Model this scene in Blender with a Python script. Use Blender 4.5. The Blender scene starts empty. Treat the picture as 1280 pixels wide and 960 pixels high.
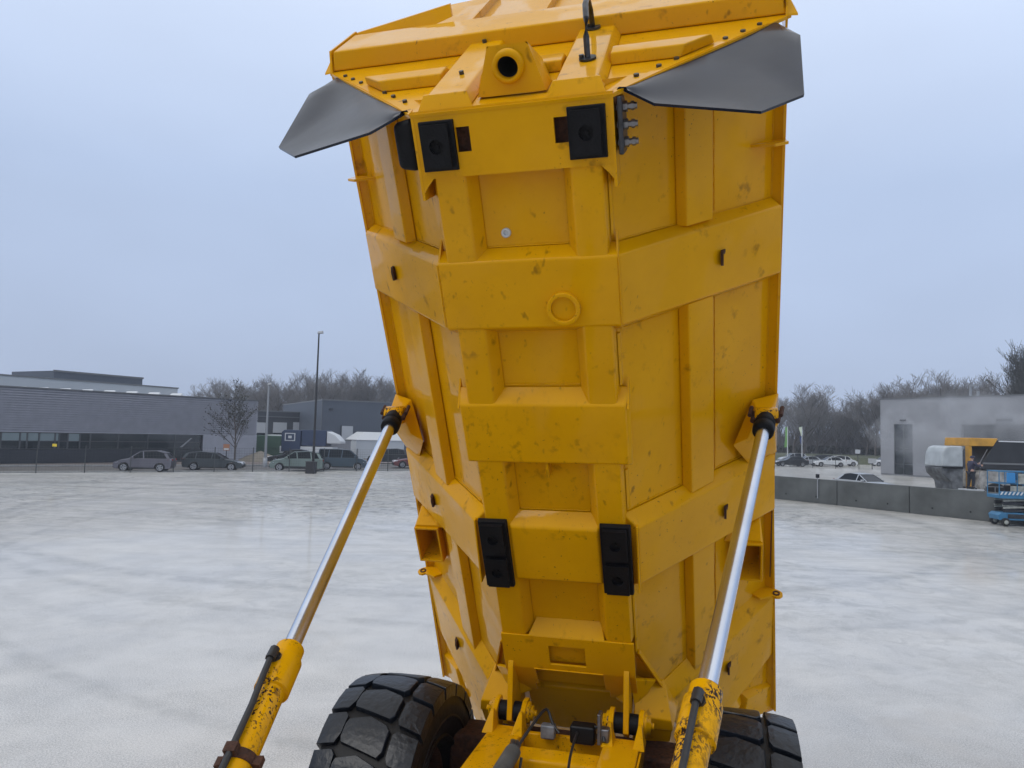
import bpy, math, random
from mathutils import Vector, Matrix
R = math.radians
SC = bpy.context.scene
COL = SC.collection
# ------------------------------------------------------------------ camera
HC = 3.65
CAM = Vector((1.104, 0.0, HC))
M2 = Matrix(((0.9652772931, -0.0086852117, -0.2610829647), (0.2598355037, -0.0711133904, 0.9630308389), (0.0269306215, 0.9974304250, 0.0663874147)))
TR = Matrix(((0.999901035822434, 2.1693081962e-05, -0.014068336455807509), (0.0, 0.999998811152219, 0.00154197735), (0.014068353180937972, -0.0015418247497, 0.99989984709)))
cam = bpy.data.cameras.new('camera'); camo = bpy.data.objects.new('camera', cam); COL.objects.link(camo)
right, up, fwd = M2.col[0], M2.col[1], M2.col[2]
mw = Matrix.Identity(4)
for i in range(3):
    mw[i][0] = right[i]; mw[i][1] = up[i]; mw[i][2] = -fwd[i]; mw[i][3] = CAM[i]
camo.matrix_world = mw
cam.sensor_width = 36; cam.lens = 36*924/1280; cam.clip_start = .05; cam.clip_end = 3000
SC.camera = camo
# ------------------------------------------------------------------ world / light
SUN_EL, SUN_AZ = R(48), R(215)      # azimuth clockwise from +Y
w = bpy.data.worlds.new('World'); SC.world = w; w.use_nodes = True
nt = w.node_tree; nt.nodes.clear()
def wn(t, **k):
    n = nt.nodes.new(t)
    for a, b in k.items(): setattr(n, a, b)
    return n
out = wn('ShaderNodeOutputWorld'); bg = wn('ShaderNodeBackground'); bg.inputs[1].default_value = .1
sky = wn('ShaderNodeTexSky', sky_type='NISHITA', sun_disc=False, sun_elevation=SUN_EL, sun_rotation=SUN_AZ, air_density=1.0, dust_density=3.0)
tc = wn('ShaderNodeTexCoord'); sep = wn('ShaderNodeSeparateXYZ'); ramp = wn('ShaderNodeValToRGB')
nt.links.new(tc.outputs['Generated'], sep.inputs[0]); nt.links.new(sep.outputs[2], ramp.inputs[0])
cr = ramp.color_ramp
cr.elements[0].position = 0.0; cr.elements[0].color = (.465, .56, .76, 1)
cr.elements[1].position = 1.0; cr.elements[1].color = (1.1, 1.1, 1.1, 1)
for p, c in ((.12, (.475, .575, .78)), (.30, (.50, .615, .84)), (.48, (.69, .81, 1.04)), (.7, (.92, .97, 1.05))):
    e = cr.elements.new(p); e.color = (*c, 1)
nz = wn('ShaderNodeTexNoise'); nz.inputs['Scale'].default_value = 1.6; nz.inputs['Detail'].default_value = 3
mp = wn('ShaderNodeMapping'); mp.inputs['Scale'].default_value = (1, 1, 2.2)
nt.links.new(tc.outputs['Generated'], mp.inputs[0]); nt.links.new(mp.outputs[0], nz.inputs['Vector'])
mr = wn('ShaderNodeMapRange'); mr.inputs[1].default_value = .3; mr.inputs[2].default_value = .7; mr.inputs[3].default_value = .92; mr.inputs[4].default_value = 1.08
nt.links.new(nz.outputs[0], mr.inputs[0])
sc1 = wn('ShaderNodeVectorMath', operation='SCALE'); nt.links.new(ramp.outputs[0], sc1.inputs[0]); nt.links.new(mr.outputs[0], sc1.inputs['Scale'])
sc2 = wn('ShaderNodeVectorMath', operation='SCALE'); sc2.inputs['Scale'].default_value = 10.0; nt.links.new(sc1.outputs[0], sc2.inputs[0])
mx = wn('ShaderNodeMix', data_type='RGBA'); mx.inputs[0].default_value = .06
nt.links.new(sc2.outputs[0], mx.inputs[6]); nt.links.new(sky.outputs[0], mx.inputs[7])
nt.links.new(mx.outputs[2], bg.inputs[0]); nt.links.new(bg.outputs[0], out.inputs[0])
sl = bpy.data.lights.new('sun', 'SUN'); sl.energy = .8; sl.angle = R(25); sl.color = (1, .97, .93)
so = bpy.data.objects.new('sun', sl); COL.objects.link(so)
so.rotation_euler = (R(90)-SUN_EL, 0, -SUN_AZ + math.pi)
so.rotation_euler = Vector((-math.sin(SUN_AZ)*math.cos(SUN_EL), -math.cos(SUN_AZ)*math.cos(SUN_EL), -math.sin(SUN_EL))).to_track_quat('-Z', 'Y').to_euler()
SC.view_settings.view_transform = 'Standard'; SC.view_settings.look = 'None'; SC.view_settings.exposure = 0.0; SC.view_settings.gamma = 1
SC.view_settings.use_curve_mapping = False

# ------------------------------------------------------------------ measuring helpers (photo pixels -> real ground positions)
def ray(px, py): return M2 @ Vector((px-640, 480-py, 924.0))
def g(px, py):                       # ground point under a photo pixel
    r = ray(px, py); return CAM + r*(-HC/r.z)
def at(px, py, D):                   # point at view depth D
    return CAM + ray(px, py)*(D/924.0)
def atg(px, D):                      # ground point at column px, depth D
    p = at(px, 540, D); p.z = 0; return p
# ------------------------------------------------------------------ materials
MAT = {}
def mat(name, col, rough=.5, metal=0., spec=.5, coat=0., coatr=.1, noise=None, bump=None, emit=None, alpha=None, trans=None):
    """noise = (scale, amount, detail) brightness variation; bump = (scale, strength)"""
    m = bpy.data.materials.new(name); m.use_nodes = True; MAT[name] = m
    t = m.node_tree; b = t.nodes['Principled BSDF']
    b.inputs['Base Color'].default_value = (*col, 1); b.inputs['Roughness'].default_value = rough
    b.inputs['Metallic'].default_value = metal; b.inputs['Specular IOR Level'].default_value = spec
    b.inputs['Coat Weight'].default_value = coat; b.inputs['Coat Roughness'].default_value = coatr
    tcn = t.nodes.new('ShaderNodeTexCoord')
    if noise:
        n = t.nodes.new('ShaderNodeTexNoise'); n.inputs['Scale'].default_value = noise[0]; n.inputs['Detail'].default_value = noise[2] if len(noise) > 2 else 5
        t.links.new(tcn.outputs['Object'], n.inputs['Vector'])
        r = t.nodes.new('ShaderNodeMapRange'); r.inputs[1].default_value = .25; r.inputs[2].default_value = .75
        r.inputs[3].default_value = 1-noise[1]; r.inputs[4].default_value = 1+noise[1]
        t.links.new(n.outputs[0], r.inputs[0])
        v = t.nodes.new('ShaderNodeVectorMath'); v.operation = 'SCALE'; v.inputs[0].default_value = col
        t.links.new(r.outputs[0], v.inputs['Scale']); t.links.new(v.outputs[0], b.inputs['Base Color'])
    if bump:
        n = t.nodes.new('ShaderNodeTexNoise'); n.inputs['Scale'].default_value = bump[0]; n.inputs['Detail'].default_value = 4
        t.links.new(tcn.outputs['Object'], n.inputs['Vector'])
        bp = t.nodes.new('ShaderNodeBump'); bp.inputs['Strength'].default_value = bump[1]; bp.inputs['Distance'].default_value = .02
        t.links.new(n.outputs[0], bp.inputs['Height']); t.links.new(bp.outputs[0], b.inputs['Normal'])
    return m

def yellow(name, chips=0.0, dirt=1.0, wet=1.0, col=(.72, .345, .0), hue=(.65, .305, .0)):
    m = bpy.data.materials.new(name); m.use_nodes = True; MAT[name] = m
    t = m.node_tree; L = t.links; b = t.nodes['Principled BSDF']
    def N(ty, **k):
        n = t.nodes.new(ty)
        for a, q in k.items(): setattr(n, a, q)
        return n
    geo = N('ShaderNodeNewGeometry')
    def noise(scale, detail=4, rough=.5, vec=None, sc=None, dist=0):
        n = N('ShaderNodeTexNoise'); n.inputs['Scale'].default_value = scale; n.inputs['Detail'].default_value = detail; n.inputs['Roughness'].default_value = rough
        n.inputs['Distortion'].default_value = dist
        mpn = N('ShaderNodeMapping')
        if sc: mpn.inputs['Scale'].default_value = sc
        L.new(geo.outputs['Position'], mpn.inputs[0]); L.new(mpn.outputs[0], n.inputs['Vector'])
        return n.outputs[0]
    def mrange(x, a, b_, c=0., d=1.):
        r = N('ShaderNodeMapRange'); r.inputs[1].default_value = a; r.inputs[2].default_value = b_; r.inputs[3].default_value = c; r.inputs[4].default_value = d
        L.new(x, r.inputs[0]); return r.outputs[0]
    def mul(a, c):
        r = N('ShaderNodeMath', operation='MULTIPLY'); L.new(a, r.inputs[0])
        if isinstance(c, float): r.inputs[1].default_value = c
        else: L.new(c, r.inputs[1])
        return r.outputs[0]
    def mix(f, a, c):
        r = N('ShaderNodeMix', data_type='RGBA'); L.new(f, r.inputs[0])
        if isinstance(a, tuple): r.inputs[6].default_value = (*a, 1)
        else: L.new(a, r.inputs[6])
        r.inputs[7].default_value = (*c, 1); return r.outputs[2]
    c = mix(mrange(noise(2.3, 6, .6), .35, .7), col, hue)                 # slow tone change
    # oily smudges: blobs that sit in a few patches only
    patch = mrange(noise(1.3, 2), .52, .60)
    blob = mrange(noise(9, 3, .6), .58, .74)
    c = mix(mul(mul(patch, blob), .62*dirt), c, (.16, .060, .0))
    spots = mul(mrange(noise(15, 2, .5, sc=(1, 1, .55)), .66, .76), mrange(noise(.95, 2), .48, .58))
    c = mix(mul(spots, .60*dirt), c, (.10, .035, .0))
    # fine specks
    c = mix(mul(mul(mrange(noise(42, 2), .69, .74), mrange(noise(.8, 2), .50, .60)), .8*dirt), c, (.08, .035, .005))
    # thin run marks, long along the height
    runs = mul(mrange(noise(9, 5, .6, sc=(3.2, 3.2, .22)), .60, .75), mrange(noise(.9, 2), .45, .62))
    c = mix(mul(runs, .35*dirt), c, (.33, .15, .01))
    # scratches
    scr = mul(mrange(noise(6, 2, .5, sc=(9, 9, .9), dist=1.2), .73, .75), mrange(noise(1.7, 1), .5, .55))
    c = mix(mul(scr, .6*dirt), c, (.14, .07, .012))
    if chips:
        ch = mrange(noise(62, 4, .6, sc=(1, 1, .6)), .66-chips*.10, .675-chips*.10)
        area = mrange(noise(3.4, 3), .50-.06*chips, .62-.06*chips)
        c = mix(mul(ch, area), c, (.035, .018, .012))
    L.new(c, b.inputs['Base Color'])
    L.new(mrange(noise(3.0, 4), .35, .65, .34, .5), b.inputs['Roughness']); b.inputs['Specular IOR Level'].default_value = .03
    wetm = mrange(noise(1.9, 3, .5, sc=(1, 1, .6)), .44, .50)
    L.new(mrange(wetm, 0, 1, .55, 1.0), b.inputs['Coat Weight']); b.inputs['Coat IOR'].default_value = 1.23
    L.new(mrange(wetm, 0, 1, .16, .04), b.inputs['Coat Roughness'])
    n1 = noise(7, 3); bp = N('ShaderNodeBump'); bp.inputs['Strength'].default_value = .07; bp.inputs['Distance'].default_value = .02
    L.new(n1, bp.inputs['Height']); L.new(bp.outputs[0], b.inputs['Normal']); L.new(bp.outputs[0], b.inputs['Coat Normal'])
    return m
yellow('yellow_paint'); yellow('yellow_frame', chips=.35, dirt=1.3); yellow('yellow_chipped', chips=1.0, dirt=1.5); yellow('yellow_worn', chips=1.55, dirt=1.5)
mat('rubber', (.005, .005, .006), .6, spec=.2, bump=(60, .2), noise=(9, .35))
mat('flap_rubber', (.004, .010, .024), .24, spec=.42, noise=(3, .25), bump=(5, .12))  # blue of the reflected sky is mixed into the flap colour
mat('tyre', (.006, .008, .012), .36, spec=.42, noise=(7, .4), bump=(22, .3))
mat('tyre_side', (.007, .006, .0055), .5, spec=.25, noise=(6, .5), bump=(20, .2))
mat('black', (.005, .005, .006), .45, spec=.3)
mat('hole_dark', (.006, .005, .004), .9)  # shade inside the exhaust pipe, put into the colour as near-black
mat('chrome', (.62, .66, .74), .26, 1.0, noise=(3, .12))
mat('steel', (.22, .22, .23), .4, .9, noise=(20, .4))
mat('dark_steel', (.06, .062, .068), .38, .8, noise=(18, .4))
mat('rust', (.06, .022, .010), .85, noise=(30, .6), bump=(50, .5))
mat('hose', (.018, .017, .017), .42, noise=(40, .3))
mat('grey_hose', (.085, .088, .082), .6, noise=(12, .3))
mat('galv_dull', (.22, .23, .24), .5, .4, noise=(15, .4))
mat('white_metal', (.55, .57, .58), .4, .3)

# ------------------------------------------------------------------ mesh builder
WO = {}                               # origin of each object in its root's frame
class MB:
    def __init__(s): s.v = []; s.f = []; s.sm = []
    def add(s, vs, fs, smooth=False):
        o = len(s.v); s.v += [tuple(v) for v in vs]; s.f += [tuple(i+o for i in f) for f in fs]; s.sm += [smooth]*len(fs); return s
    def hexa(s, a, b):                # two quads, same winding
        n = len(a); vs = list(a)+list(b)
        fs = [tuple(range(n-1, -1, -1)), tuple(range(n, 2*n))]+[(i, (i+1) % n, n+(i+1) % n, n+i) for i in range(n)]
        return s.add(vs, fs)
    def box(s, x0, x1, y0, y1, z0, z1, xf=None):
        a = [(x0, y0, z0), (x1, y0, z0), (x1, y1, z0), (x0, y1, z0)]; b = [(x, y, z1) for x, y, _ in a]
        if xf: a = [xf(*p) for p in a]; b = [xf(*p) for p in b]
        return s.hexa(a, b)
    def prism(s, poly, h0, h1, ax=2, xf=None):   # polygon in the plane perpendicular to ax
        def P(u, v, h):
            p = (h, u, v) if ax == 0 else (u, h, v) if ax == 1 else (u, v, h)
            return xf(*p) if xf else p
        return s.hexa([P(u, v, h0) for u, v in poly], [P(u, v, h1) for u, v in poly])
    def tube(s, pts, r, n=10, caps=True, smooth=True):
        pts = [Vector(p) for p in pts]; k = len(pts); rs = r if isinstance(r, (list, tuple)) else [r]*k
        vs = []; t0 = (pts[1]-pts[0]).normalized(); ref = Vector((0, 0, 1)) if abs(t0.z) < .9 else Vector((1, 0, 0))
        for i, p in enumerate(pts):
            t = (pts[min(i+1, k-1)]-pts[max(i-1, 0)]).normalized()
            a = t.cross(ref).normalized(); b = t.cross(a)
            for j in range(n):
                q = 2*math.pi*j/n; vs.append(p+a*(rs[i]*math.cos(q))+b*(rs[i]*math.sin(q)))
        fs = [(i*n+j, i*n+(j+1) % n, (i+1)*n+(j+1) % n, (i+1)*n+j) for i in range(k-1) for j in range(n)]
        s.add(vs, fs, smooth)
        if caps: s.add(vs[:n], [tuple(range(n-1, -1, -1))]); s.add(vs[-n:], [tuple(range(n))])
        return s
    def lathe(s, o, ax, prof, n=24, smooth=True, caps=True):   # prof = [(along, radius)]
        o = Vector(o); ax = Vector(ax).normalized()
        ref = Vector((0, 0, 1)) if abs(ax.z) < .9 else Vector((1, 0, 0)); a = ax.cross(ref).normalized(); b = ax.cross(a)
        vs = []
        for h, r in prof:
            for j in range(n):
                q = 2*math.pi*j/n; vs.append(o+ax*h+a*(r*math.cos(q))+b*(r*math.sin(q)))
        k = len(prof)
        fs = [(i*n+j, i*n+(j+1) % n, (i+1)*n+(j+1) % n, (i+1)*n+j) for i in range(k-1) for j in range(n)]
        s.add(vs, fs, smooth)
        if caps:
            if prof[0][1] > 1e-4: s.add(vs[:n], [tuple(range(n-1, -1, -1))])
            if prof[-1][1] > 1e-4: s.add(vs[-n:], [tuple(range(n))])
        return s
    def ring(s, o, ax, r0, r1, h, n=24):                       # annulus plate with thickness
        return s.lathe(o, ax, [(0, r0), (h, r0), (h, r1), (0, r1), (0, r0)], n, False, False)
    def build(s, name, m, parent=None, bevel=0, seg=2, angle=35, smooth=None):
        me = bpy.data.meshes.new(name)
        xs = [Vector(v) for v in s.v]
        lo = Vector([min(v[i] for v in xs) for i in range(3)]); hi = Vector([max(v[i] for v in xs) for i in range(3)])
        c = (lo+hi)/2
        me.from_pydata([tuple(v-c) for v in xs], [], s.f); me.update()
        me.polygons.foreach_set('use_smooth', s.sm if smooth is None else [smooth]*len(s.f))
        import bmesh
        bm = bmesh.new(); bm.from_mesh(me); bmesh.ops.recalc_face_normals(bm, faces=bm.faces); bm.to_mesh(me); bm.free()
        me.materials.append(MAT[m] if isinstance(m, str) else m)
        o = bpy.data.objects.new(name, me); COL.objects.link(o)
        po = Vector((0, 0, 0))
        if parent is not None: o.parent = parent; po = WO.get(parent.name, Vector((0, 0, 0)))
        o.location = c-po; WO[o.name] = c
        if bevel:
            b = o.modifiers.new('bevel', 'BEVEL'); b.width = bevel; b.segments = seg; b.limit_method = 'ANGLE'; b.angle_limit = R(angle); b.harden_normals = False
            me.polygons.foreach_set('use_smooth', [True]*len(me.polygons))
            wn_ = o.modifiers.new('wn', 'WEIGHTED_NORMAL'); wn_.keep_sharp = False
        return o
def tag(o, label=None, cat=None, group=None, kind=None):
    if label: o['label'] = label
    if cat: o['category'] = cat
    if group: o['group'] = group
    if kind: o['kind'] = kind
    return o
def empty(name, loc=(0, 0, 0), rz=0, label=None, cat=None, group=None):
    o = bpy.data.objects.new(name, None); COL.objects.link(o); o.location = loc; o.rotation_euler = (0, 0, rz); o.empty_display_size = .2
    return tag(o, label, cat, group)
def copy_tree(o, parent=None):
    c = o.copy(); COL.objects.link(c)
    if parent: c.parent = parent
    for ch in list(o.children): copy_tree(ch, c)
    return c

# ------------------------------------------------------------------ ground
def ground_mat():
    m = bpy.data.materials.new('wet_yard'); m.use_nodes = True; t = m.node_tree; L = t.links; b = t.nodes['Principled BSDF']
    geo = t.nodes.new('ShaderNodeNewGeometry')
    def noise(scale, detail=4, rough=.5, sc=(1, 1, 1), rz=0, dist=0):
        mp = t.nodes.new('ShaderNodeMapping'); mp.inputs['Scale'].default_value = sc; mp.inputs['Rotation'].default_value = (0, 0, rz)
        mp.vector_type = 'TEXTURE' if rz else 'POINT'
        if rz: mp.inputs['Scale'].default_value = tuple(1/x for x in sc)
        n = t.nodes.new('ShaderNodeTexNoise'); n.inputs['Scale'].default_value = scale; n.inputs['Detail'].default_value = detail; n.inputs['Roughness'].default_value = rough; n.inputs['Distortion'].default_value = dist
        L.new(geo.outputs['Position'], mp.inputs[0]); L.new(mp.outputs[0], n.inputs['Vector']); return n.outputs[0]
    def mr(x, a, b_, c=0., d=1.):
        r = t.nodes.new('ShaderNodeMapRange'); r.inputs[1].default_value = a; r.inputs[2].default_value = b_; r.inputs[3].default_value = c; r.inputs[4].default_value = d
        L.new(x, r.inputs[0]); return r.outputs[0]
    def mth(op, a, c):
        r = t.nodes.new('ShaderNodeMath'); r.operation = op; L.new(a, r.inputs[0])
        if isinstance(c, (int, float)): r.inputs[1].default_value = c
        else: L.new(c, r.inputs[1])
        return r.outputs[0]
    def mix(f, a, c):
        r = t.nodes.new('ShaderNodeMix'); r.data_type = 'RGBA'; L.new(f, r.inputs[0])
        for k, q in ((6, a), (7, c)):
            if isinstance(q, tuple): r.inputs[k].default_value = (*q, 1)
            else: L.new(q, r.inputs[k])
        return r.outputs[2]
    sx = t.nodes.new('ShaderNodeSeparateXYZ'); L.new(geo.outputs['Position'], sx.inputs[0])
    speck = mr(noise(48, 4, .8), .36, .64)
    patch = mr(noise(.75, 4, .6), .38, .66, .55, 1.0)
    c = mix(mth('MULTIPLY', mth('SUBTRACT', mr(noise(48, 4, .8), .36, .64, 1.0, .0), 0.0), patch), (.74, .715, .67), (.21, .205, .195))
    c = mix(mth('MULTIPLY', mr(noise(90, 2, .6), .55, .62), .6), c, (.84, .84, .82))
    big = mr(noise(.16, 4, .55), .36, .66)
    c = mix(mth('MULTIPLY', big, .16), c, (.46, .45, .43))
    far = mr(sx.outputs[1], 12, 36, .04, 1.0)
    mott = mth('MULTIPLY', mth('MULTIPLY', mr(noise(1.7, 9, .75, (1, 1, 1), 0, .8), .48, .60), mr(noise(.075, 3), .40, .56, .15, 1.0)), mr(sx.outputs[1], 10, 34, .10, .85))
    c = mix(mott, c, (.17, .17, .15))
    st = mth('MULTIPLY', mr(noise(.50, 6, .65, (.16, 2.2, 1), R(24), 1.5), .46, .60), mr(noise(.06, 3), .36, .52))
    st2 = mth('MULTIPLY', mr(noise(.45, 6, .65, (.14, 1.8, 1), R(6), 1.2), .47, .62), mr(noise(.05, 3, .5, (1, 1, 1), R(40)), .36, .52))
    stk = mth('MULTIPLY', mth('MAXIMUM', st, st2), far)
    c = mix(mth('MULTIPLY', stk, .45), c, (.17, .17, .14))
    brk = mr(noise(1.6, 5, .7), .38, .60, .15, 1.0)
    for (A_, B_, C_, wd, dk) in (((1000, 650), (1130, 668), (1280, 690), .11, .42), ((990, 662), (1110, 684), (1270, 712), .10, .30), ((0, 642), (120, 616), (330, 601), .22, .35), ((0, 652), (140, 620), (380, 603), .16, .25), ((60, 662), (200, 634), (310, 622), .13, .25), ((0, 700), (180, 655), (420, 640), .12, .10), ((1000, 640), (1120, 650), (1270, 672), .10, .35), ((20, 604), (160, 610), (420, 612), .2, .4)):
        a0, b0, c0 = g(*A_), g(*B_), g(*C_)
        d_ = 2*(a0.x*(b0.y-c0.y)+b0.x*(c0.y-a0.y)+c0.x*(a0.y-b0.y))
        ux = ((a0.x**2+a0.y**2)*(b0.y-c0.y)+(b0.x**2+b0.y**2)*(c0.y-a0.y)+(c0.x**2+c0.y**2)*(a0.y-b0.y))/d_
        uy = ((a0.x**2+a0.y**2)*(c0.x-b0.x)+(b0.x**2+b0.y**2)*(a0.x-c0.x)+(c0.x**2+c0.y**2)*(b0.x-a0.x))/d_
        rr = math.hypot(a0.x-ux, a0.y-uy)
        ds = t.nodes.new('ShaderNodeVectorMath'); ds.operation = 'DISTANCE'; L.new(geo.outputs['Position'], ds.inputs[0]); ds.inputs[1].default_value = (ux, uy, 0)
        ab = mth('ABSOLUTE', mth('SUBTRACT', ds.outputs['Value'], rr), 0)
        ln = mth('MULTIPLY', mr(ab, wd*.6, wd*1.9, 1.0, 0.0), brk)
        c = mix(mth('MULTIPLY', ln, dk), c, (.14, .14, .13))
    c = mix(mth('MULTIPLY', mr(noise(.30, 4, .6, (1, 1, 1), 0, 1), .58, .72), .30), c, (.42, .37, .31))
    L.new(c, b.inputs['Base Color'])
    wet = noise(.35, 5, .6, (1, 1, 1), 0, .5)
    L.new(mr(wet, .35, .65, .35, .6), b.inputs['Roughness'])
    L.new(mr(wet, .40, .60, .52, .40), b.inputs['Coat Weight'])
    b.inputs['Specular IOR Level'].default_value = .5
    b.inputs['Coat IOR'].default_value = 1.33; b.inputs['Coat Roughness'].default_value = .09
    bp = t.nodes.new('ShaderNodeBump'); bp.inputs['Strength'].default_value = .35; bp.inputs['Distance'].default_value = .008
    L.new(speck, bp.inputs['Height']); L.new(bp.outputs[0], b.inputs['Normal'])
    return m
MAT['yard'] = ground_mat()
mat('asphalt', (.10, .095, .09), .7, noise=(1.5, .25)); mat('brick_pave', (.16, .135, .125), .75, noise=(3, .25)); mat('grass', (.085, .095, .055), .95, noise=(1.2, .35))
def sheet(name, m, pts, z):
    b = MB(); b.add([(p[0], p[1], z) for p in pts], [tuple(range(len(pts)))]); o = b.build(name, m); return tag(o, kind='structure')
sheet('ground', 'yard', [(-900, -300), (900, -300), (900, 1500), (-900, 1500)], 0)
def sheetg(name, m, pts, z): return sheet(name, m, [g(*p) if len(p) == 2 else p for p in pts], z)
f0, f1 = g(-60, 592), g(520, 588.5)
FD = (f1-f0).normalized(); FN = Vector((-FD.y, FD.x, 0))
# strip of road behind the fence, a paler kerb line, then yard of the neighbours
a, b_ = f0-FD*30, f1+FD*22
sheet('road', 'asphalt', [a+FN*.6, b_+FN*.6, b_+FN*9, a+FN*9], .004)
sheet('pavement', 'brick_pave', [a+FN*9.1, b_+FN*9.1, b_+FN*40, a+FN*40], .006)
kb = MB()
def kbx(p, q, w0, w1, z1):
    kb.hexa([p+FN*w0, q+FN*w0, q+FN*w1, p+FN*w1], [v+Vector((0, 0, z1)) for v in (p+FN*w0, q+FN*w0, q+FN*w1, p+FN*w1)])
mat('kerb', (.33, .33, .32), .7, noise=(2, .15))
kbx(a, b_, 9, 9.15, .12); kbx(a, b_, .3, .5, .10); tag(kb.build('kerb', 'kerb'), kind='structure')
sheet('grass_verge', 'grass', [atg(900, 128), atg(1115, 122), atg(1180, 175), atg(880, 190)], .008)
gb = MB(); p0, p1, p2, p3 = atg(900, 128), atg(1110, 124), atg(1130, 150), atg(880, 150)
gb.hexa([p0, p1, p2, p3], [p0+Vector((0, 1.5, 1.1)), p1+Vector((0, 1.5, 1.1)), p2+Vector((0, -1, 1.2)), p3+Vector((0, -1, 1.2))]); tag(gb.build('earth_bank', 'grass'), kind='structure')

# ================================================================== DUMP TRUCK
truck = empty('dump_truck', label='yellow articulated dump truck with its dump body raised high, seen from its cab', cat='dump truck')
truck.matrix_world = Matrix.Translation(CAM-TR@CAM) @ TR.to_4x4()
O = Vector((0, 5.93, 1.45)); AX = Vector((0, -.472, .8816)); NX = Vector((0, -.8816, -.472))
def B(x, s, d): return O+Vector((x, 0, 0))+AX*s+NX*d
def SF(x): return -.16-1.122*(abs(x)-.575)
def PP(x): return SF(x)-.15
def Hd(x, h, o=0): return B(x, 4.548+.262*h+.965*o, -.133-.965*h+.262*o)
YP = 'yellow_paint'
# ---- shell
sh = MB(); body = None
def plate(m, pts, th):               # pts in body coords (front face), thickness away from camera (d-)
    m.hexa([B(*p) for p in pts], [B(p[0], p[1], p[2]-th) for p in pts])
xo = lambda s: 1.60 if s > 1.3 else 1.60+.034*(1.3-s)
FL = -.26
plate(sh, [(-.53, .45, FL), (.53, .45, FL), (.53, 4.5, FL), (-.53, 4.5, FL)], .02)
for q in (-1, 1):
    def P(x, s, d): return (q*x, s, d)
    # sloping side plate: inner boundary flares towards the tail
    prev = None
    for s0, s1, i0, i1 in ((4.62, 1.3, .53, .53), (1.3, .45, .53, .53), (.45, -.3, .53, .78), (-.3, -1.0, .78, 1.06)):
        pts = [P(i0, s0, PP(i0)), P(xo(s0)-.08, s0, PP(1.52)), P(xo(s1)-.08, s1, PP(1.52)), P(i1, s1, PP(i1))]
        n = .02
        sh.hexa([B(*p) for p in pts], [B(p[0]-q*.014, p[1], p[2]-.016) for p in pts])
    sh.hexa([B(*p) for p in (P(1.06, -1.0, PP(1.06)), P(xo(-1)-.08, -1.0, PP(1.52)), P(1.60, -1.15, PP(1.55)), P(1.25, -1.45, PP(1.25)))],
            [B(p[0], p[1], p[2]-.03) for p in (P(1.06, -1.0, PP(1.06)), P(xo(-1)-.08, -1.0, PP(1.52)), P(1.60, -1.15, PP(1.55)), P(1.25, -1.45, PP(1.25)))])
    # rim strip and upright wall
    for s0, s1 in ((4.62, 1.3), (1.3, -1.13)):
        a_ = [P(xo(s0)-.083, s0, PP(1.52)-.004), P(xo(s0), s0, -1.335), P(xo(s1), s1, -1.335-.02*(s1 < 0)), P(xo(s1)-.083, s1, PP(1.52)-.004)]
        sh.hexa([B(*p) for p in a_], [B(p[0], p[1], p[2]-.03) for p in a_])
        a_ = [P(xo(s0), s0, -1.335), P(xo(s0), s0, -2.75), P(xo(s1), s1, -2.75), P(xo(s1), s1, -1.335)]
        sh.hexa([B(*p) for p in a_], [B(p[0]-q*.02, p[1], p[2]) for p in a_])
    a_ = [P(xo(-1.1), -1.13, -1.36), P(xo(-1.1), -1.13, -2.75), P(1.45, -1.95, -2.75), P(1.45, -1.55, -1.6)]
    sh.hexa([B(*p) for p in a_], [B(p[0]-q*.02, p[1], p[2]) for p in a_])
# tail ramp
plate(sh, [(-.53, .45, FL-.003), (.53, .45, FL-.003), (.78, -.3, -.545), (-.78, -.3, -.545)], .03)
plate(sh, [(-.78, -.3, -.545), (.78, -.3, -.545), (1.06, -1.0, -.86), (-1.06, -1.0, -.86)], .03)
plate(sh, [(-1.06, -1.0, -.86), (1.06, -1.0, -.86), (1.25, -1.45, -1.07), (-1.25, -1.45, -1.07)], .03)
body = sh.build('dump_body', YP, truck)
# ---- centre section hats
def chat(m, x0, x1, s0, s1, cx0, cx1, cs0, cs1, d=-.15, base=FL+.002):
    m.hexa([B(x0, s0, d), B(x1, s0, d), B(x1, s1, d), B(x0, s1, d)], [B(x0-cx0, s0-cs0, base), B(x1+cx1, s0-cs0, base), B(x1+cx1, s1+cs1, base), B(x0-cx0, s1+cs1, base)])
def sidept(q, x, s, face=True, dx=0, off=0):
    return B(q*(x+dx), s, SF(x+dx)-off) if face else B(q*(x+dx-.0747), s, SF(x+dx)-.0665)
def shat(m, q, pts, grow, off=0):    # pts: 4 x (x, s) face corners; grow: 4 x (dx, ds) for the base corners
    fa = [B(q*(x-.747*off), s, SF(x)-.665*off) for x, s in pts]
    ba = [B(q*(x+gx-.072), s+gs, SF(x+gx)-.064) for (x, s), (gx, gs) in zip(pts, grow)]
    m.hexa(fa, ba)
G = .06
for s0, s1 in ((3.205, 3.645),):
    m = MB(); chat(m, -.575, .575, s0, s1, 0, 0, G, .07)
    for q in (-1, 1): shat(m, q, [(.577, s0), (1.60, s0-.03), (1.59, s1+.005), (.577, s1)], [(0, -G), (0, -G), (0, G), (0, G)])
    m.build('cross_beam', YP, body, bevel=.014)
m = MB(); chat(m, -.57, .57, 2.215, 2.655, .02, .02, G, .10); m.build('cross_beam', YP, body, bevel=.014)
m = MB(); chat(m, -.322, .327, 1.215, 1.68, .05, .05, .08, .09, d=-.14)
m.build('cross_beam', YP, body, bevel=.018)
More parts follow.
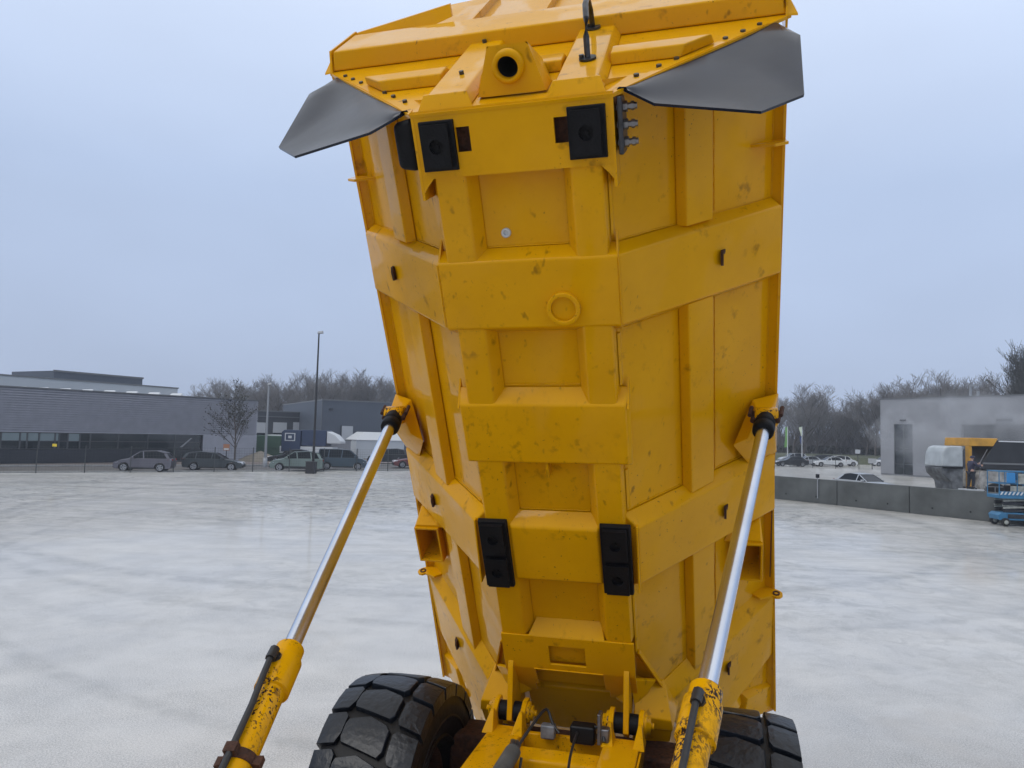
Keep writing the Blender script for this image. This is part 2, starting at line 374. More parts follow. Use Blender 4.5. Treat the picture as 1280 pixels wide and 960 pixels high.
for q in (-1, 1):
    m = MB(); shat(m, q, [(.60, 1.195), (1.615, 1.145), (1.60, 1.665), (.605, 1.68)], [(0, -G), (0, -G), (-.01, G), (-.04, .11)])
    m.build('side_beam', YP, body, bevel=.014)
    m = MB(); shat(m, q, [(.95, -.93), (1.655, -.42), (1.635, .235), (.735, -.15)], [(.02, -.09), (0, -.09), (0, .12), (-.03, .14)])
    m.build('side_beam', YP, body, bevel=.012)
    # low wedge under the lowest beam
    m = MB()
    m.hexa([B(q*x, s, PP(x)-.01) for x, s in ((1.24, -.95), (1.40, -.85), (1.18, -.36), (1.02, -.62))], [B(q*x, s, SF(x)-.05) for x, s in ((1.27, -.90), (1.34, -.84), (1.19, -.44), (1.17, -.48))])
    m.build('gusset', YP, body, bevel=.006)
    m = MB(); shat(m, q, [(1.37, -1.10), (1.67, -1.12), (1.66, -.84), (1.42, -.78)], [(-.02, -.02), (0, -.02), (0, .05), (-.02, .06)], .01)
    m.build('tail_beam', YP, body, bevel=.01)
    # long rails on the slopes
    for s0, s1 in ((3.69, 4.56), (1.71, 3.175), (-.03, 1.16)):
        m = MB(); shat(m, q, [(.978, s0), (1.138, s0), (1.138, s1), (.978, s1)], [(-.015, 0), (.012, 0), (.012, 0), (-.015, 0)], .02); m.build('side_rail', YP, body, bevel=.010)
    # centre rails
    for s0, s1 in ((3.62, 4.20), (2.60, 3.23), (1.70, 2.24), (.64, 1.24)):
        m = MB(); x0, x1 = (.328, .512) if q > 0 else (-.508, -.318)
        c0, c1 = (.066, .016) if q > 0 else (.016, .066)
        if s0 == 1.70: s0 = 1.10
        if s0 == .64: s1 = 1.16
        chat(m, x0, x1, s0+.012, s1-.012, c0, c1, 0, 0, d=-.159); m.build('centre_rail', YP, body, bevel=.016)
    # folded weld edge beside the centre rails
    for s0, s1 in ((3.75, 4.12), (2.76, 3.12), (1.80, 2.12), (.5, 1.12)):
        m = MB(); m.hexa([B(q*.528, s0, -.27), B(q*.550, s0, -.285), B(q*.550, s1, -.285), B(q*.528, s1, -.27)], [B(q*.530, s0, -.238), B(q*.542, s0, -.25), B(q*.542, s1, -.25), B(q*.530, s1, -.238)]); m.build('weld_seam', YP, body)
    # corner gussets of the middle beam and of the first beam
    m = MB(); m.hexa([B(q*x, s, d) for x, s, d in ((.575, 2.63, -.155), (.575, 2.63, -.30), (.575, 2.80, -.28))], [B(q*(x+.012), s, d) for x, s, d in ((.575, 2.63, -.155), (.575, 2.63, -.30), (.575, 2.80, -.28))])
    m.build('gusset', YP, body); m = MB()
    m.hexa([B(q*x, s, d) for x, s, d in ((.562, 3.63, -.155), (.562, 3.63, -.30), (.555, 3.78, -.26))], [B(q*(x+.012), s, d) for x, s, d in ((.562, 3.63, -.155), (.562, 3.63, -.30), (.555, 3.78, -.26))])
    m.build('gusset', YP, body); m = MB()
    m.hexa([B(q*x, s, d) for x, s, d in ((.59, 1.17, -.12), (.59, 1.70, -.17), (.59, 1.70, -.33), (.59, 1.17, -.33))], [B(q*(x+.014), s, d) for x, s, d in ((.59, 1.17, -.12), (.59, 1.70, -.17), (.59, 1.70, -.33), (.59, 1.17, -.33))])
    m.build('gusset', YP, body, bevel=.003)
# ---- lumpy weld beads along the seams
wr_ = random.Random(12)
def bead(p, q_, r=.0055, n=40):
    pts = [p.lerp(q_, i/n)+Vector((wr_.uniform(-.0015, .0015), wr_.uniform(-.0015, .0015), wr_.uniform(-.0015, .0015))) for i in range(n+1)]
    mm = MB(); mm.tube(pts, [r*wr_.uniform(.7, 1.35) for _ in pts], 6); mm.build('weld_bead', YP, body)
for s_ in (3.715, 2.765, 1.77): bead(B(-.255, s_, -.256), B(.262, s_, -.256))
for q in (-1, 1):
    for x0, s0, x1, s1 in ((.55, 3.708, 1.51, 3.700), (.55, 3.142, 1.51, 3.115), (.57, 1.79, 1.50, 1.728), (.58, 1.132, 1.52, 1.085), (.70, -.01, 1.53, .33)):
        bead(B(q*x0, s0, PP(x0)+.003), B(q*x1, s1, PP(x1)+.003))
    for s0, s1 in ((3.72, 4.5), (1.76, 3.13), (.0, 1.12)):
        bead(B(q*.921, s0, PP(.921)+.003), B(q*.921, s1, PP(.921)+.003), .005); bead(B(q*1.130, s0, PP(1.13)+.02), B(q*1.130, s1, PP(1.13)+.02), .005)
        bead(B(q*1.519, s0, PP(1.519)+.004), B(q*1.519, s1, PP(1.519)+.004), .005)
    bead(B(q*.577, 3.22, -.152), B(q*.577, 3.635, -.152), .005)
# ---- upper plate with slots, apron with window and notch
def gridplate(m, xs, ss, holes, d, th, dfun=None):
    dfun = dfun or (lambda s: d); nx, ns = len(xs), len(ss); V = lambda i, j, k: (j*nx+i)+k*nx*ns
    vs = [B(x, s, dfun(s)-k*th) for k in (0, 1) for s in ss for x in xs]; solid = {}
    for i in range(nx-1):
        for j in range(ns-1):
            cx, cs = (xs[i]+xs[i+1])/2, (ss[j]+ss[j+1])/2; solid[i, j] = not any(h[0] < cx < h[1] and h[2] < cs < h[3] for h in holes)
    fs = []
    for (i, j), ok in solid.items():
        if not ok: continue
        fs += [(V(i, j, 0), V(i+1, j, 0), V(i+1, j+1, 0), V(i, j+1, 0)), (V(i, j, 1), V(i, j+1, 1), V(i+1, j+1, 1), V(i+1, j, 1))]
        for (di, dj, p, q_) in ((-1, 0, (i, j), (i, j+1)), (1, 0, (i+1, j), (i+1, j+1)), (0, -1, (i, j), (i+1, j)), (0, 1, (i, j+1), (i+1, j+1))):
            if not solid.get((i+di, j+dj), False): fs.append((V(*p, 0), V(*q_, 0), V(*q_, 1), V(*p, 1)))
    used = sorted({k for f in fs for k in f}); mp = {k: n for n, k in enumerate(used)}
    m.add([vs[k] for k in used], [tuple(mp[k] for k in f) for f in fs])
m = MB()
gridplate(m, [-.595, -.33, -.245, .255, .34, .595], [4.175, 4.315, 4.455, 4.562], [(-.33, -.245, 4.315, 4.455), (.255, .34, 4.315, 4.455)], -.142, .02)
for q in (-1, 1):
    m.hexa([B(q*x, s, -.142) for x, s in ((.595, 4.18), (.50, 4.18), (.55, 4.13), (.595, 4.07))], [B(q*x, s, -.16) for x, s in ((.595, 4.18), (.50, 4.18), (.55, 4.13), (.595, 4.07))])
m.hexa([B(-.30, 4.178, -.144), B(.30, 4.178, -.144), B(.28, 4.178, -.25), B(-.28, 4.178, -.25)], [B(-.30, 4.20, -.160), B(.30, 4.20, -.160), B(.28, 4.20, -.25), B(-.28, 4.20, -.25)])
m.build('front_plate', YP, body)
for q in (-1, 1):
    m = MB(); m.hexa([B(q*.595, s, d) for s, d in ((4.05, -.14), (4.56, -.14), (4.56, -.33), (4.05, -.33))], [B(q*.577, s, d) for s, d in ((4.05, -.14), (4.56, -.14), (4.56, -.33), (4.05, -.33))]); m.build('side_cheek', YP, body)
m = MB(); m.box(-.42, .42, 4.29, 4.48, -.235, -.215, xf=B); m.build('slot_backing', 'rust', body)
m = MB()
dA = lambda s: -.148 if s > .33 else -.148-(.33-s)*.28
xs = [-.515, -.44, -.30, -.27, -.138, .148, .275, .305, .45, .53]
gridplate(m, xs, [.0, .10, .315, .335, .385, .57, .66], [(-.138, .148, .385, .57), (-.30, .305, 0, .10), (-.27, .275, .10, .315), (-.515, -.44, 0, .10), (.45, .53, 0, .10)], 0, .02, dA)
m.hexa([B(-.275, .315, dA(.315)), B(.28, .315, dA(.315)), B(.28, .333, dA(.333)+.012), B(-.275, .333, dA(.333)+.012)], [B(-.275, .315, dA(.315)-.05), B(.28, .315, dA(.315)-.05), B(.28, .333, -.19), B(-.275, .333, -.19)])
m.hexa([B(-.29, .66, -.149), B(.31, .66, -.149), B(.31, .665, -.17), B(-.29, .665, -.17)], [B(-.235, .76, -.258), B(.275, .76, -.258), B(.275, .75, -.262), B(-.235, .75, -.262)])
m.build('apron', YP, body, bevel=.004, angle=25)
m = MB(); m.box(-.15, .16, .37, .585, -.215, -.205, xf=B); m.build('window_backing', YP, body)
m = MB(); m.hexa([B(-.30, .05, -.30), B(.33, .05, -.30), B(.30, .40, -.24), B(-.28, .40, -.24)], [B(-.30, .05, -.31), B(.33, .05, -.31), B(.30, .40, -.25), B(-.28, .40, -.25)]); m.build('notch_backing', YP, body)
# cross tube through the hinge, outer wings
m = MB(); m.hexa([B(-.43, -.10, -.38), B(.43, -.10, -.38), B(.43, -.62, -.42), B(-.43, -.62, -.42)], [B(-.43, .02, -.60), B(.43, .02, -.60), B(.43, -.62, -.60), B(-.43, -.62, -.60)]); m.build('hinge_tube', YP, body, bevel=.02)
for q in (-1, 1):
    m = MB(); m.hexa([B(q*.50, -.05, -.13), B(q*.79, -.11, -.17), B(q*.80, -.20, -.15), B(q*.50, -.17, -.12)], [B(q*.50, .14, -.42), B(q*.72, .02, -.48), B(q*.84, -.20, -.50), B(q*.50, -.17, -.42)]); m.build('hinge_wing', YP, body, bevel=.010)
    m = MB(); m.hexa([B(q*.48, -.175, -.125), B(q*.79, -.205, -.16), B(q*.77, -.32, -.15), B(q*.48, -.32, -.12)], [B(q*.48, -.175, -.45), B(q*.83, -.205, -.5), B(q*.80, -.36, -.5), B(q*.48, -.36, -.45)]); m.build('hinge_box', YP, body, bevel=.010)
    # hinge lug with rounded end
    m = MB(); pl = [(.40, -.16), (.35, -.11), (.10, .03), (0, .10), (-.07, .07), (-.10, 0), (-.07, -.07), (-.02, -.30), (.46, -.30)]
    m.prism(pl, q*.461-.022, q*.461+.022, ax=0, xf=B); m.build('hinge_lug', YP, body, bevel=.006)
    m = MB(); m.hexa([B(q*x, s, d) for x, s, d in ((.485, .24, -.20), (.66, .12, -.34), (.60, .02, -.30), (.50, -.02, -.20))], [B(q*x, s, d) for x, s, d in ((.485, .24, -.23), (.66, .12, -.37), (.60, .02, -.33), (.50, -.02, -.23))])
    m.build('gusset', YP, body); m = MB()
    m.hexa([B(q*x, s, d) for x, s, d in ((.437, .12, -.22), (.30, .04, -.26), (.36, -.02, -.24), (.437, -.02, -.2))], [B(q*x, s, d) for x, s, d in ((.437, .12, -.25), (.30, .04, -.29), (.36, -.02, -.27), (.437, -.02, -.23))])
    m.build('gusset', YP, body)
    # edge flange along the flaring inner edge
    m = MB(); pts = [(.545, .50), (.79, -.3), (1.07, -1.0)]
    for (x0, s0), (x1, s1) in zip(pts, pts[1:]):
        m.hexa([B(q*x0, s0, PP(x0)), B(q*x1, s1, PP(x1)), B(q*(x1+.012), s1, PP(x1)), B(q*(x0+.012), s0, PP(x0))], [B(q*x0, s0, PP(x0)+.05), B(q*x1, s1, PP(x1)+.05), B(q*(x1+.012), s1, PP(x1)+.05), B(q*(x0+.012), s0, PP(x0)+.05)])
    m.build('edge_flange', YP, body)
# ---- rubber pads
for q in (-1, 1):
    for (x0, x1, s0, s1, two) in ((.338, .558, 1.145, 1.735, True), (.332, .552, 4.215, 4.505, False)):
        m = MB(); m.hexa([B(q*x0, s0, -.158), B(q*x1, s0, -.158), B(q*x1, s1, -.158), B(q*x0, s1, -.158)], [B(q*(x0+.004), s0+.004, -.118), B(q*(x1-.004), s0+.004, -.118), B(q*(x1-.004), s1-.004, -.118), B(q*(x0+.004), s1-.004, -.118)])
        pad = m.build('rubber_pad', 'rubber', body, bevel=.004)
        n = 2 if two else 1; L_ = (s1-s0)/n
        for i in range(n):
            a0 = s0+i*L_+.022; a1 = s0+(i+1)*L_-.022
            m = MB(); cs, cx = (a0+a1)/2, q*(x0+x1)/2
            # square frame with a round cup in the middle
            N_ = 32; outer = []; inner = []
            hx, hs = (x1-x0)/2-.028, (a1-a0)/2
            for k in range(N_):
                an = 2*math.pi*k/N_; c_, s_ = math.cos(an), math.sin(an); mxx = max(abs(c_), abs(s_))
                outer.append((cx+hx*c_/mxx, cs+hs*s_/mxx)); inner.append((cx+.042*c_, cs+.042*s_))
            vs = [B(x, s, -.119) for x, s in outer]+[B(x, s, -.084) for x, s in outer]+[B(x, s, -.084) for x, s in inner]+[B(x, s, -.112) for x, s in inner]
            fs = [(r_*N_+k, r_*N_+(k+1) % N_, (r_+1)*N_+(k+1) % N_, (r_+1)*N_+k) for r_ in range(3) for k in range(N_)]
            m.add(vs, fs); m.add([B(x, s, -.112) for x, s in inner], [tuple(range(N_))])
            m.lathe(B(cx, cs, -.112), NX, [(0, .014), (.008, .014)], 8, False)
            m.build('pad_block', 'rubber', pad)
# ---- side latch plates with bolts
for q in (-1, 1):
    m = MB(); pl = [(4.53, -.15), (4.53, -.30), (4.48, -.36), (4.40, -.40), (4.28, -.39), (4.22, -.34), (4.22, -.15)]
    if q > 0: m.prism(pl, .611, .639, ax=0, xf=B)
    else: m.hexa([B(-.603, s_, d_) for s_, d_ in pl], [B(-.735, 4.37+(s_-4.37)*.86, -.26+(d_+.26)*.8) for s_, d_ in pl])
    lt = m.build('guide_plate', 'dark_steel' if q > 0 else 'rubber', body, bevel=.008 if q > 0 else .035, seg=3)
    for s in (4.47, 4.375, 4.28):
        m = MB(); m.lathe(B(q*.60, s, -.23), (q, 0, 0), [(0, .018), (.115, .018)], 6, False); m.lathe(B(q*.64, s, -.23), (q, 0, 0), [(0, .030), (.022, .030)], 6, False); m.lathe(B(q*.68, s, -.23), (q, 0, 0), [(0, .025), (.02, .025)], 6, False)
        m.build('bolt', 'steel', lt) if q > 0 else None
# ---- port ring, boss, hooks, tabs
m = MB(); m.ring(B(.222, 3.332, -.152), NX, .078, .107, .042, 32); rg = m.build('port_ring', 'yellow_frame', body, bevel=.006)
m = MB(); m.lathe(B(.222, 3.332, -.150), NX, [(0, .077), (.012, .077)], 32); m.build('port_cover', YP, rg)
m = MB(); m.lathe(B(-.124, 3.80, -.262), NX, [(0, .030), (.022, .030), (.024, .016), (.008, .014)], 20, True); m.build('drain_boss', 'white_metal', body)
m = MB(); m.box(-.012, .008, 2.08, 2.21, -.27, -.17, xf=B); m.build('lug', YP, body, bevel=.003)
for q in (-1, 1):
    for x, s in ((1.18, 3.425), (1.205, 1.41), (1.237, -.21)):
        m = MB(); m.prism([(s-.05, SF(x)-.01), (s+.05, SF(x)-.01), (s+.055, SF(x)+.045), (s+.02, SF(x)+.06), (s-.045, SF(x)+.05)], q*x-.009, q*x+.009, ax=0, xf=B)
        m.hexa([B(q*(x-.006), s+.03, SF(x)), B(q*(x+.022), s+.03, SF(x+.022)), B(q*(x+.022), s+.052, SF(x+.022)), B(q*(x-.006), s+.052, SF(x))], [B(q*(x-.006), s+.03, SF(x)+.055), B(q*(x+.018), s+.03, SF(x+.02)+.05), B(q*(x+.018), s+.052, SF(x+.02)+.05), B(q*(x-.006), s+.052, SF(x)+.055)])
        m.build('cable_hook', 'rust', body, bevel=.003)
    # horizontal tab and ringed tab on the rim
    m = MB(); p = [(1.36, -1.20), (1.60, -1.37), (1.61, -1.22), (1.52, -1.14), (1.46, -1.16)]
    m.hexa([B(q*x, 4.07, d) for x, d in p], [B(q*x, 4.09, d) for x, d in p]); m.build('rim_tab', YP, body, bevel=.003)
    m = MB(); p = [(1.38, -1.30), (1.60, -1.36)]+[(1.645+.05*math.cos(R(an)), -1.275+.05*math.sin(R(an))) for an in (-60, -20, 20, 60, 100, 140)]+[(1.50, -1.20)]
    N_ = 16
    m.hexa([B(q*x, .29, d) for x, d in p], [B(q*x, .312, d) for x, d in p]); m.build('tie_down_tab', YP, body, bevel=.003)
    m = MB(); m.ring(B(q*1.64, .280, -1.275), AX, .018, .030, .04, 16); m.build('tie_down_ring', 'rust', body)
    # open steel box bracket
    m = MB(); x0, x1, s0, s1, d0, d1, t_ = 1.27, 1.50, .665, 1.03, -.975, -1.36, .018
    for a0, a1, b0, b1 in ((x0, x1, s1-t_, s1), (x0, x1, s0, s0+t_), (x1-t_, x1, s0+t_, s1-t_), (x0, x0+t_, s0+t_, s1-t_)):
        m.box(q*a0, q*a1, b0, b1, d1, d0, xf=B)
    bb_ = m.build('box_bracket', 'yellow_frame', body, bevel=.003)
    m = MB(); m.box(q*(x0+t_), q*(x1-t_), s0+t_, s1-t_, d1+.02, d1+.03, xf=B); m.build('bracket_back', 'rust', bb_)
    m = MB(); m.hexa([B(q*x, s, d) for x, s, d in ((1.27, 1.03, -1.0), (1.50, 1.03, -1.0), (1.50, 1.03, -1.34), (1.2, 1.03, -1.0))], [B(q*x, s, d) for x, s, d in ((1.29, 1.05, -1.0), (1.48, 1.05, -1.0), (1.48, 1.18, -1.30), (1.25, 1.14, -1.05))]); m.build('gusset', YP, body)
    m = MB(); m.box(q*1.585, q*1.592, .45, 1.12, -1.338, -1.318, xf=B); m.build('rust_strip', 'rust', body) if q > 0 else None
    # cylinder lug: pyramid gusset and eye block
    m = MB()
    m.hexa([B(q*x, s, d) for x, s, d in ((1.26, 1.92, -.985), (1.39, 1.67, -1.13), (1.61, 1.67, -1.34), (1.61, 2.20, -1.34), (1.41, 2.20, -1.22))],
           [B(q*x, s, d) for x, s, d in ((1.37, 1.98, -.99), (1.44, 1.94, -1.04), (1.575, 1.94, -1.12), (1.565, 2.17, -1.10), (1.44, 2.18, -1.05))])
    lug = m.build('cylinder_bracket', YP, body, bevel=.008)
    m = MB(); Pc = B(q*1.484, 2.133, -.94); Qc = B(q*1.075, 2.03, 1.552); dr = (Qc-Pc).normalized()
    m.lathe(Pc-dr*.10-Vector((.085, 0, 0)), (1, 0, 0), [(0, .055), (.01, .075), (.16, .075), (.17, .055)], 20)
    m.build('rod_eye', 'yellow_chipped', lug)
    for sx in (-1, 1):
        m = MB(); m.lathe(Pc-dr*.05+Vector((sx*.085, 0, .01)), dr, [(-.10, .022), (.03, .022), (.032, .016)], 8, False); m.lathe(Pc-dr*.06+Vector((sx*.11, 0, .045)), dr, [(-.10, .016), (.03, .016)], 6, False)
        m.build('rusty_bolt', 'rust', lug)
# ---- headboard
hb = MB()
t_ = .02
pts = [(-.595, 0), (.595, 0), (1.602, 1.15), (1.602, 1.85), (-1.602, 1.85), (-1.602, 1.15)]
hb.hexa([Hd(x, h, 0) for x, h in pts], [Hd(x, h, -t_) for x, h in pts])
head = hb.build('headboard', YP, body)
def hhat(m, pts, base, o): m.hexa([Hd(x, h, o) for x, h in pts], [Hd(x, h, .002) for x, h in base])
m = MB(); hhat(m, [(-1.545, 1.185), (1.545, 1.185), (1.545, 1.62), (-1.545, 1.62)], [(-1.575, 1.15), (1.575, 1.15), (1.575, 1.80), (-1.575, 1.80)], .132); m.build('headboard_beam', YP, head, bevel=.014)
for x0, x1 in ((.535, 1.13), (-1.13, -.535)):
    m = MB(); q = 1 if x0 > 0 else -1
    xi, xe = .535, 1.12
    m.hexa([Hd(q*xi, .525, .070), Hd(q*(xe-.15), .525, .070), Hd(q*(xe+.0), .67, .070), Hd(q*xi, .67, .070)], [Hd(q*xi, .50, .002), Hd(q*(xe-.18), .50, .002), Hd(q*(xe+.02), .72, .002), Hd(q*xi, .78, .002)])
    m.build('headboard_rib', YP, head, bevel=.010)
m = MB(); m.hexa([Hd(-.24, .525, .064), Hd(.24, .525, .064), Hd(.24, .67, .064), Hd(-.24, .67, .064)], [Hd(-.24, .50, .002), Hd(.24, .50, .002), Hd(.24, .78, .002), Hd(-.24, .78, .002)]); m.build('headboard_rib', YP, head, bevel=.010)
for q in (-1, 1):
    m = MB(); hhat(m, [(q*.27, .12), (q*.50, .12), (q*.50, 1.20), (q*.27, 1.20)], [(q*.225, .05), (q*.545, .05), (q*.545, 1.26), (q*.225, 1.26)], .067)
    up_ = m.build('upright_rib', YP, head, bevel=.010)
    m = MB(); m.hexa([Hd(q*x, h, o) for x, h, o in ((.215, .035, 0), (.555, .035, 0), (.52, .10, .072), (.255, .10, .072))], [Hd(q*x, h+.014, o) for x, h, o in ((.215, .035, 0), (.555, .035, 0), (.52, .10, .072), (.255, .10, .072))]); m.build('rib_cap', YP, head, bevel=.003)
    for h in (.25, .375, .475, .766, .875, .981):
        x = .705+(h-.25)*.955; m = MB(); m.lathe(Hd(q*x, h, 0), Hd(0, 0, 1)-Hd(0, 0, 0), [(0, .016), (.016, .016)], 6, False); m.build('bolt', 'dark_steel', head)
for x, h in ((-.378, .461), (-.392, 1.15)):
    m = MB(); m.lathe(Hd(x, h, .066), Hd(0, 0, 1)-Hd(0, 0, 0), [(0, .016), (.022, .016)], 6, False); m.build('bolt', 'dark_steel', head)
# trapezoid plate with round hole, built as a ring of quads, box behind it
m = MB(); N_ = 40; cx, ch, co = .0, .172, .163; outer = []; inner = []
tz = [(-.205, .012), (.205, .012), (.118, .268), (-.118, .268)]
def trap(c_, s_):
    best = 9
    for i in range(4):
        x0, o0 = tz[i]; x1, o1 = tz[(i+1) % 4]; ex, eo = x1-x0, o1-o0; den = c_*eo-s_*ex
        if abs(den) < 1e-9: continue
        tt = ((x0-cx)*eo-(o0-co)*ex)/den; uu = ((x0-cx)*s_-(o0-co)*c_)/den
        if tt > 0 and -.001 <= uu <= 1.001: best = min(best, tt)
    return best
for k in range(N_):
    an = 2*math.pi*k/N_; c_, s_ = math.cos(an), math.sin(an); r_ = trap(c_, s_)
    outer.append((cx+r_*c_, co+r_*s_)); inner.append((cx+.062*c_, co+.062*s_))
hh = lambda o: .135+.08*(o/.285)
vs = [Hd(x, hh(o), o) for x, o in outer]+[Hd(x, hh(o), o) for x, o in inner]+[Hd(x, hh(o)+.02, o) for x, o in inner]
m.add(vs, [(r_*N_+k, r_*N_+(k+1) % N_, (r_+1)*N_+(k+1) % N_, (r_+1)*N_+k) for r_ in range(2) for k in range(N_)])
bx = [(-.205, .01, .14), (-.118, .268, .21), (.118, .268, .21), (.205, .01, .14)]; bb = [(-.205, 0, .34), (-.12, .08, .55), (.12, .08, .55), (.205, 0, .34)]
vs = [Hd(x, h, o) for x, o, h in bx]+[Hd(x, h, o) for x, o, h in bb]
m.add(vs, [(0, 1, 5, 4), (1, 2, 6, 5), (2, 3, 7, 6)])
hl = m.build('exhaust_box', YP, head)
hdir = Hd(0, 1, 0)-Hd(0, 0, 0)
m = MB(); m.lathe(Hd(0, .16, co), hdir, [(.03, .062), (-.03, .062), (-.035, .068), (-.03, .090), (.02, .092)], 36, True, False); m.build('exhaust_collar', YP, hl)
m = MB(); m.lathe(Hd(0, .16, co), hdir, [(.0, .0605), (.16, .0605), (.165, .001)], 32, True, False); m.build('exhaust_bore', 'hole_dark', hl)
# flared guard on top of the headboard
def fl_(x, h): return Hd(x, h, (h-1.67)/.7)
m = MB(); GP = [(-1.585, 1.722), (-1.006, 1.727), (-.784, 1.764), (-.799, 1.819), (-1.583, 1.751)]
m.hexa([fl_(*p) for p in GP], [fl_(p[0], p[1])+Vector((0, .02, .02)) for p in GP])
m.build('guard_corner', YP, head)
m = MB(); pts = [(-1.20, 1.80, .0), (1.60, 1.80, .0), (1.60, 3.35, .0), (-.80, 3.05, .0), (-1.155, 2.93, .0), (-1.12, 2.3, 0)]
m.hexa([Hd(x, h, o) for x, h, o in pts], [Hd(x, h, o-.02) for x, h, o in pts])
m.build('upper_headboard', YP, head)
for x in (-.70, -.11, .50, 1.1):
    m = MB(); m.hexa([Hd(x, 1.80, .055), Hd(x, 1.80, 0), Hd(x, 2.95, 0), Hd(x, 2.95, .06)], [Hd(x+.014, 1.80, .055), Hd(x+.014, 1.80, 0), Hd(x+.014, 2.95, 0), Hd(x+.014, 2.95, .06)]); m.build('guard_stiffener', YP, head)
for q in (-1, 1):
    m = MB(); pl = [(1.12, .0), (1.20, .135), (1.72, .135), (1.86, -.1), (1.12, -.1)]
    m.hexa([Hd(q*1.565, h, o) for h, o in pl], [Hd(q*1.580, h, o) for h, o in pl]); m.build('end_plate', YP, head)
    m = MB(); m.hexa([Hd(q*x, h, o) for x, h, o in ((1.58, 1.13, .01), (1.64, 1.15, .0), (1.64, 1.30, .0), (1.58, 1.26, .10))], [Hd(q*x, h-.006, o-.01) for x, h, o in ((1.58, 1.13, .01), (1.64, 1.15, .0), (1.64, 1.30, .0), (1.58, 1.26, .10))]); m.build('corner_lip', YP, head)
# grab handle
m = MB(); hd_ = None
pA, pB = Hd(.41, .45, .07), Hd(.36, 1.142, .07)
on = Hd(0, 0, 1)-Hd(0, 0, 0)
for c_ in (pA, pB):
    a_ = c_-Vector((.055, 0, 0)); b2 = c_+Vector((.055, 0, 0))
    m.lathe(c_, on, [(0, .052), (.012, .052)], 20, False)
m.tube([pA+on*.0, pA+on*.12+hdir*.03, pA+on*.20+hdir*.10, pA.lerp(pB, .35)+on*.245, pA.lerp(pB, .65)+on*.245, pB+on*.20-hdir*.10, pB+on*.12-hdir*.03, pB], .018, 10)
for c_ in (pA, pB):
    m.lathe(c_+Vector((-.035, 0, 0)), on, [(0, .015), (.03, .015)], 6, False)
m.build('grab_handle', 'dark_steel', head)
# mud flaps
for q in (-1, 1):
    att = [(.60, .03), (.80, .28), (1.0, .51), (1.2, .735), (1.36, .92), (1.46, 1.03)]
    inn = [Hd(x, h, -.022) for x, h in att]
    outp = [(.634, 4.556, -.215), (.82, 4.468, -.047), (1.361, 4.373, -.083), (1.592, 4.419, -.313), (1.622, 4.71, -.916), (1.542, 4.778, -1.217)]
    outp = [B(*p) for p in outp]
    def lerp_poly(pl, t):
        k = t*(len(pl)-1); i = min(int(k), len(pl)-2); return pl[i].lerp(pl[i+1], k-i)
    NU, NV = 25, 10; vs = []
    nn = (outp[2]-inn[0]).cross(outp[4]-inn[0]).normalized()
    for i in range(NU+1):
        for j in range(NV+1):
            p = lerp_poly(inn, i/NU).lerp(lerp_poly(outp, i/NU), j/NV)
            p = p+nn*(.034*math.sin(i/NU*math.pi*2.2+j*.25)*j/NV*(1-j/NV)*2)
            vs.append(Vector((q*p.x, p.y, p.z)))
    k0 = len(vs); th = nn*.016; th = Vector((q*th.x, th.y, th.z)); vs2 = [v+th for v in vs]
    fs = []
    for i in range(NU):
        for j in range(NV):
            a0 = i*(NV+1)+j; fs += [(a0, a0+1, a0+NV+2, a0+NV+1), (k0+a0, k0+a0+NV+1, k0+a0+NV+2, k0+a0+1)]
    for i in range(NU):
        for j in (0, NV):
            a0 = i*(NV+1)+j; fs.append((a0, a0+NV+1, k0+a0+NV+1, k0+a0))
    for j in range(NV):
        for i in (0, NU):
            a0 = i*(NV+1)+j; fs.append((a0, a0+1, k0+a0+1, k0+a0))
    m = MB(); m.add([tuple(B(0, 0, 0)*0+v) for v in vs+vs2], fs, True)
    fo = m.build('mud_flap', 'flap_rubber', body)
    e_ = fo.modifiers.new('edge', 'EDGE_SPLIT'); e_.split_angle = R(40)
    # clamp strip the flap hangs from
    m = MB(); edge = [(q*x, h) for x, h in att]
    for (x0, h0), (x1, h1) in zip(edge, edge[1:]):
        m.hexa([Hd(x0, h0-.03, -.008), Hd(x1, h1-.03, -.008), Hd(x1, h1+.05, -.008), Hd(x0, h0+.05, -.008)], [Hd(x0, h0-.03, .004), Hd(x1, h1-.03, .004), Hd(x1, h1+.05, .004), Hd(x0, h0+.05, .004)])
    m.build('flap_strip', YP, head)
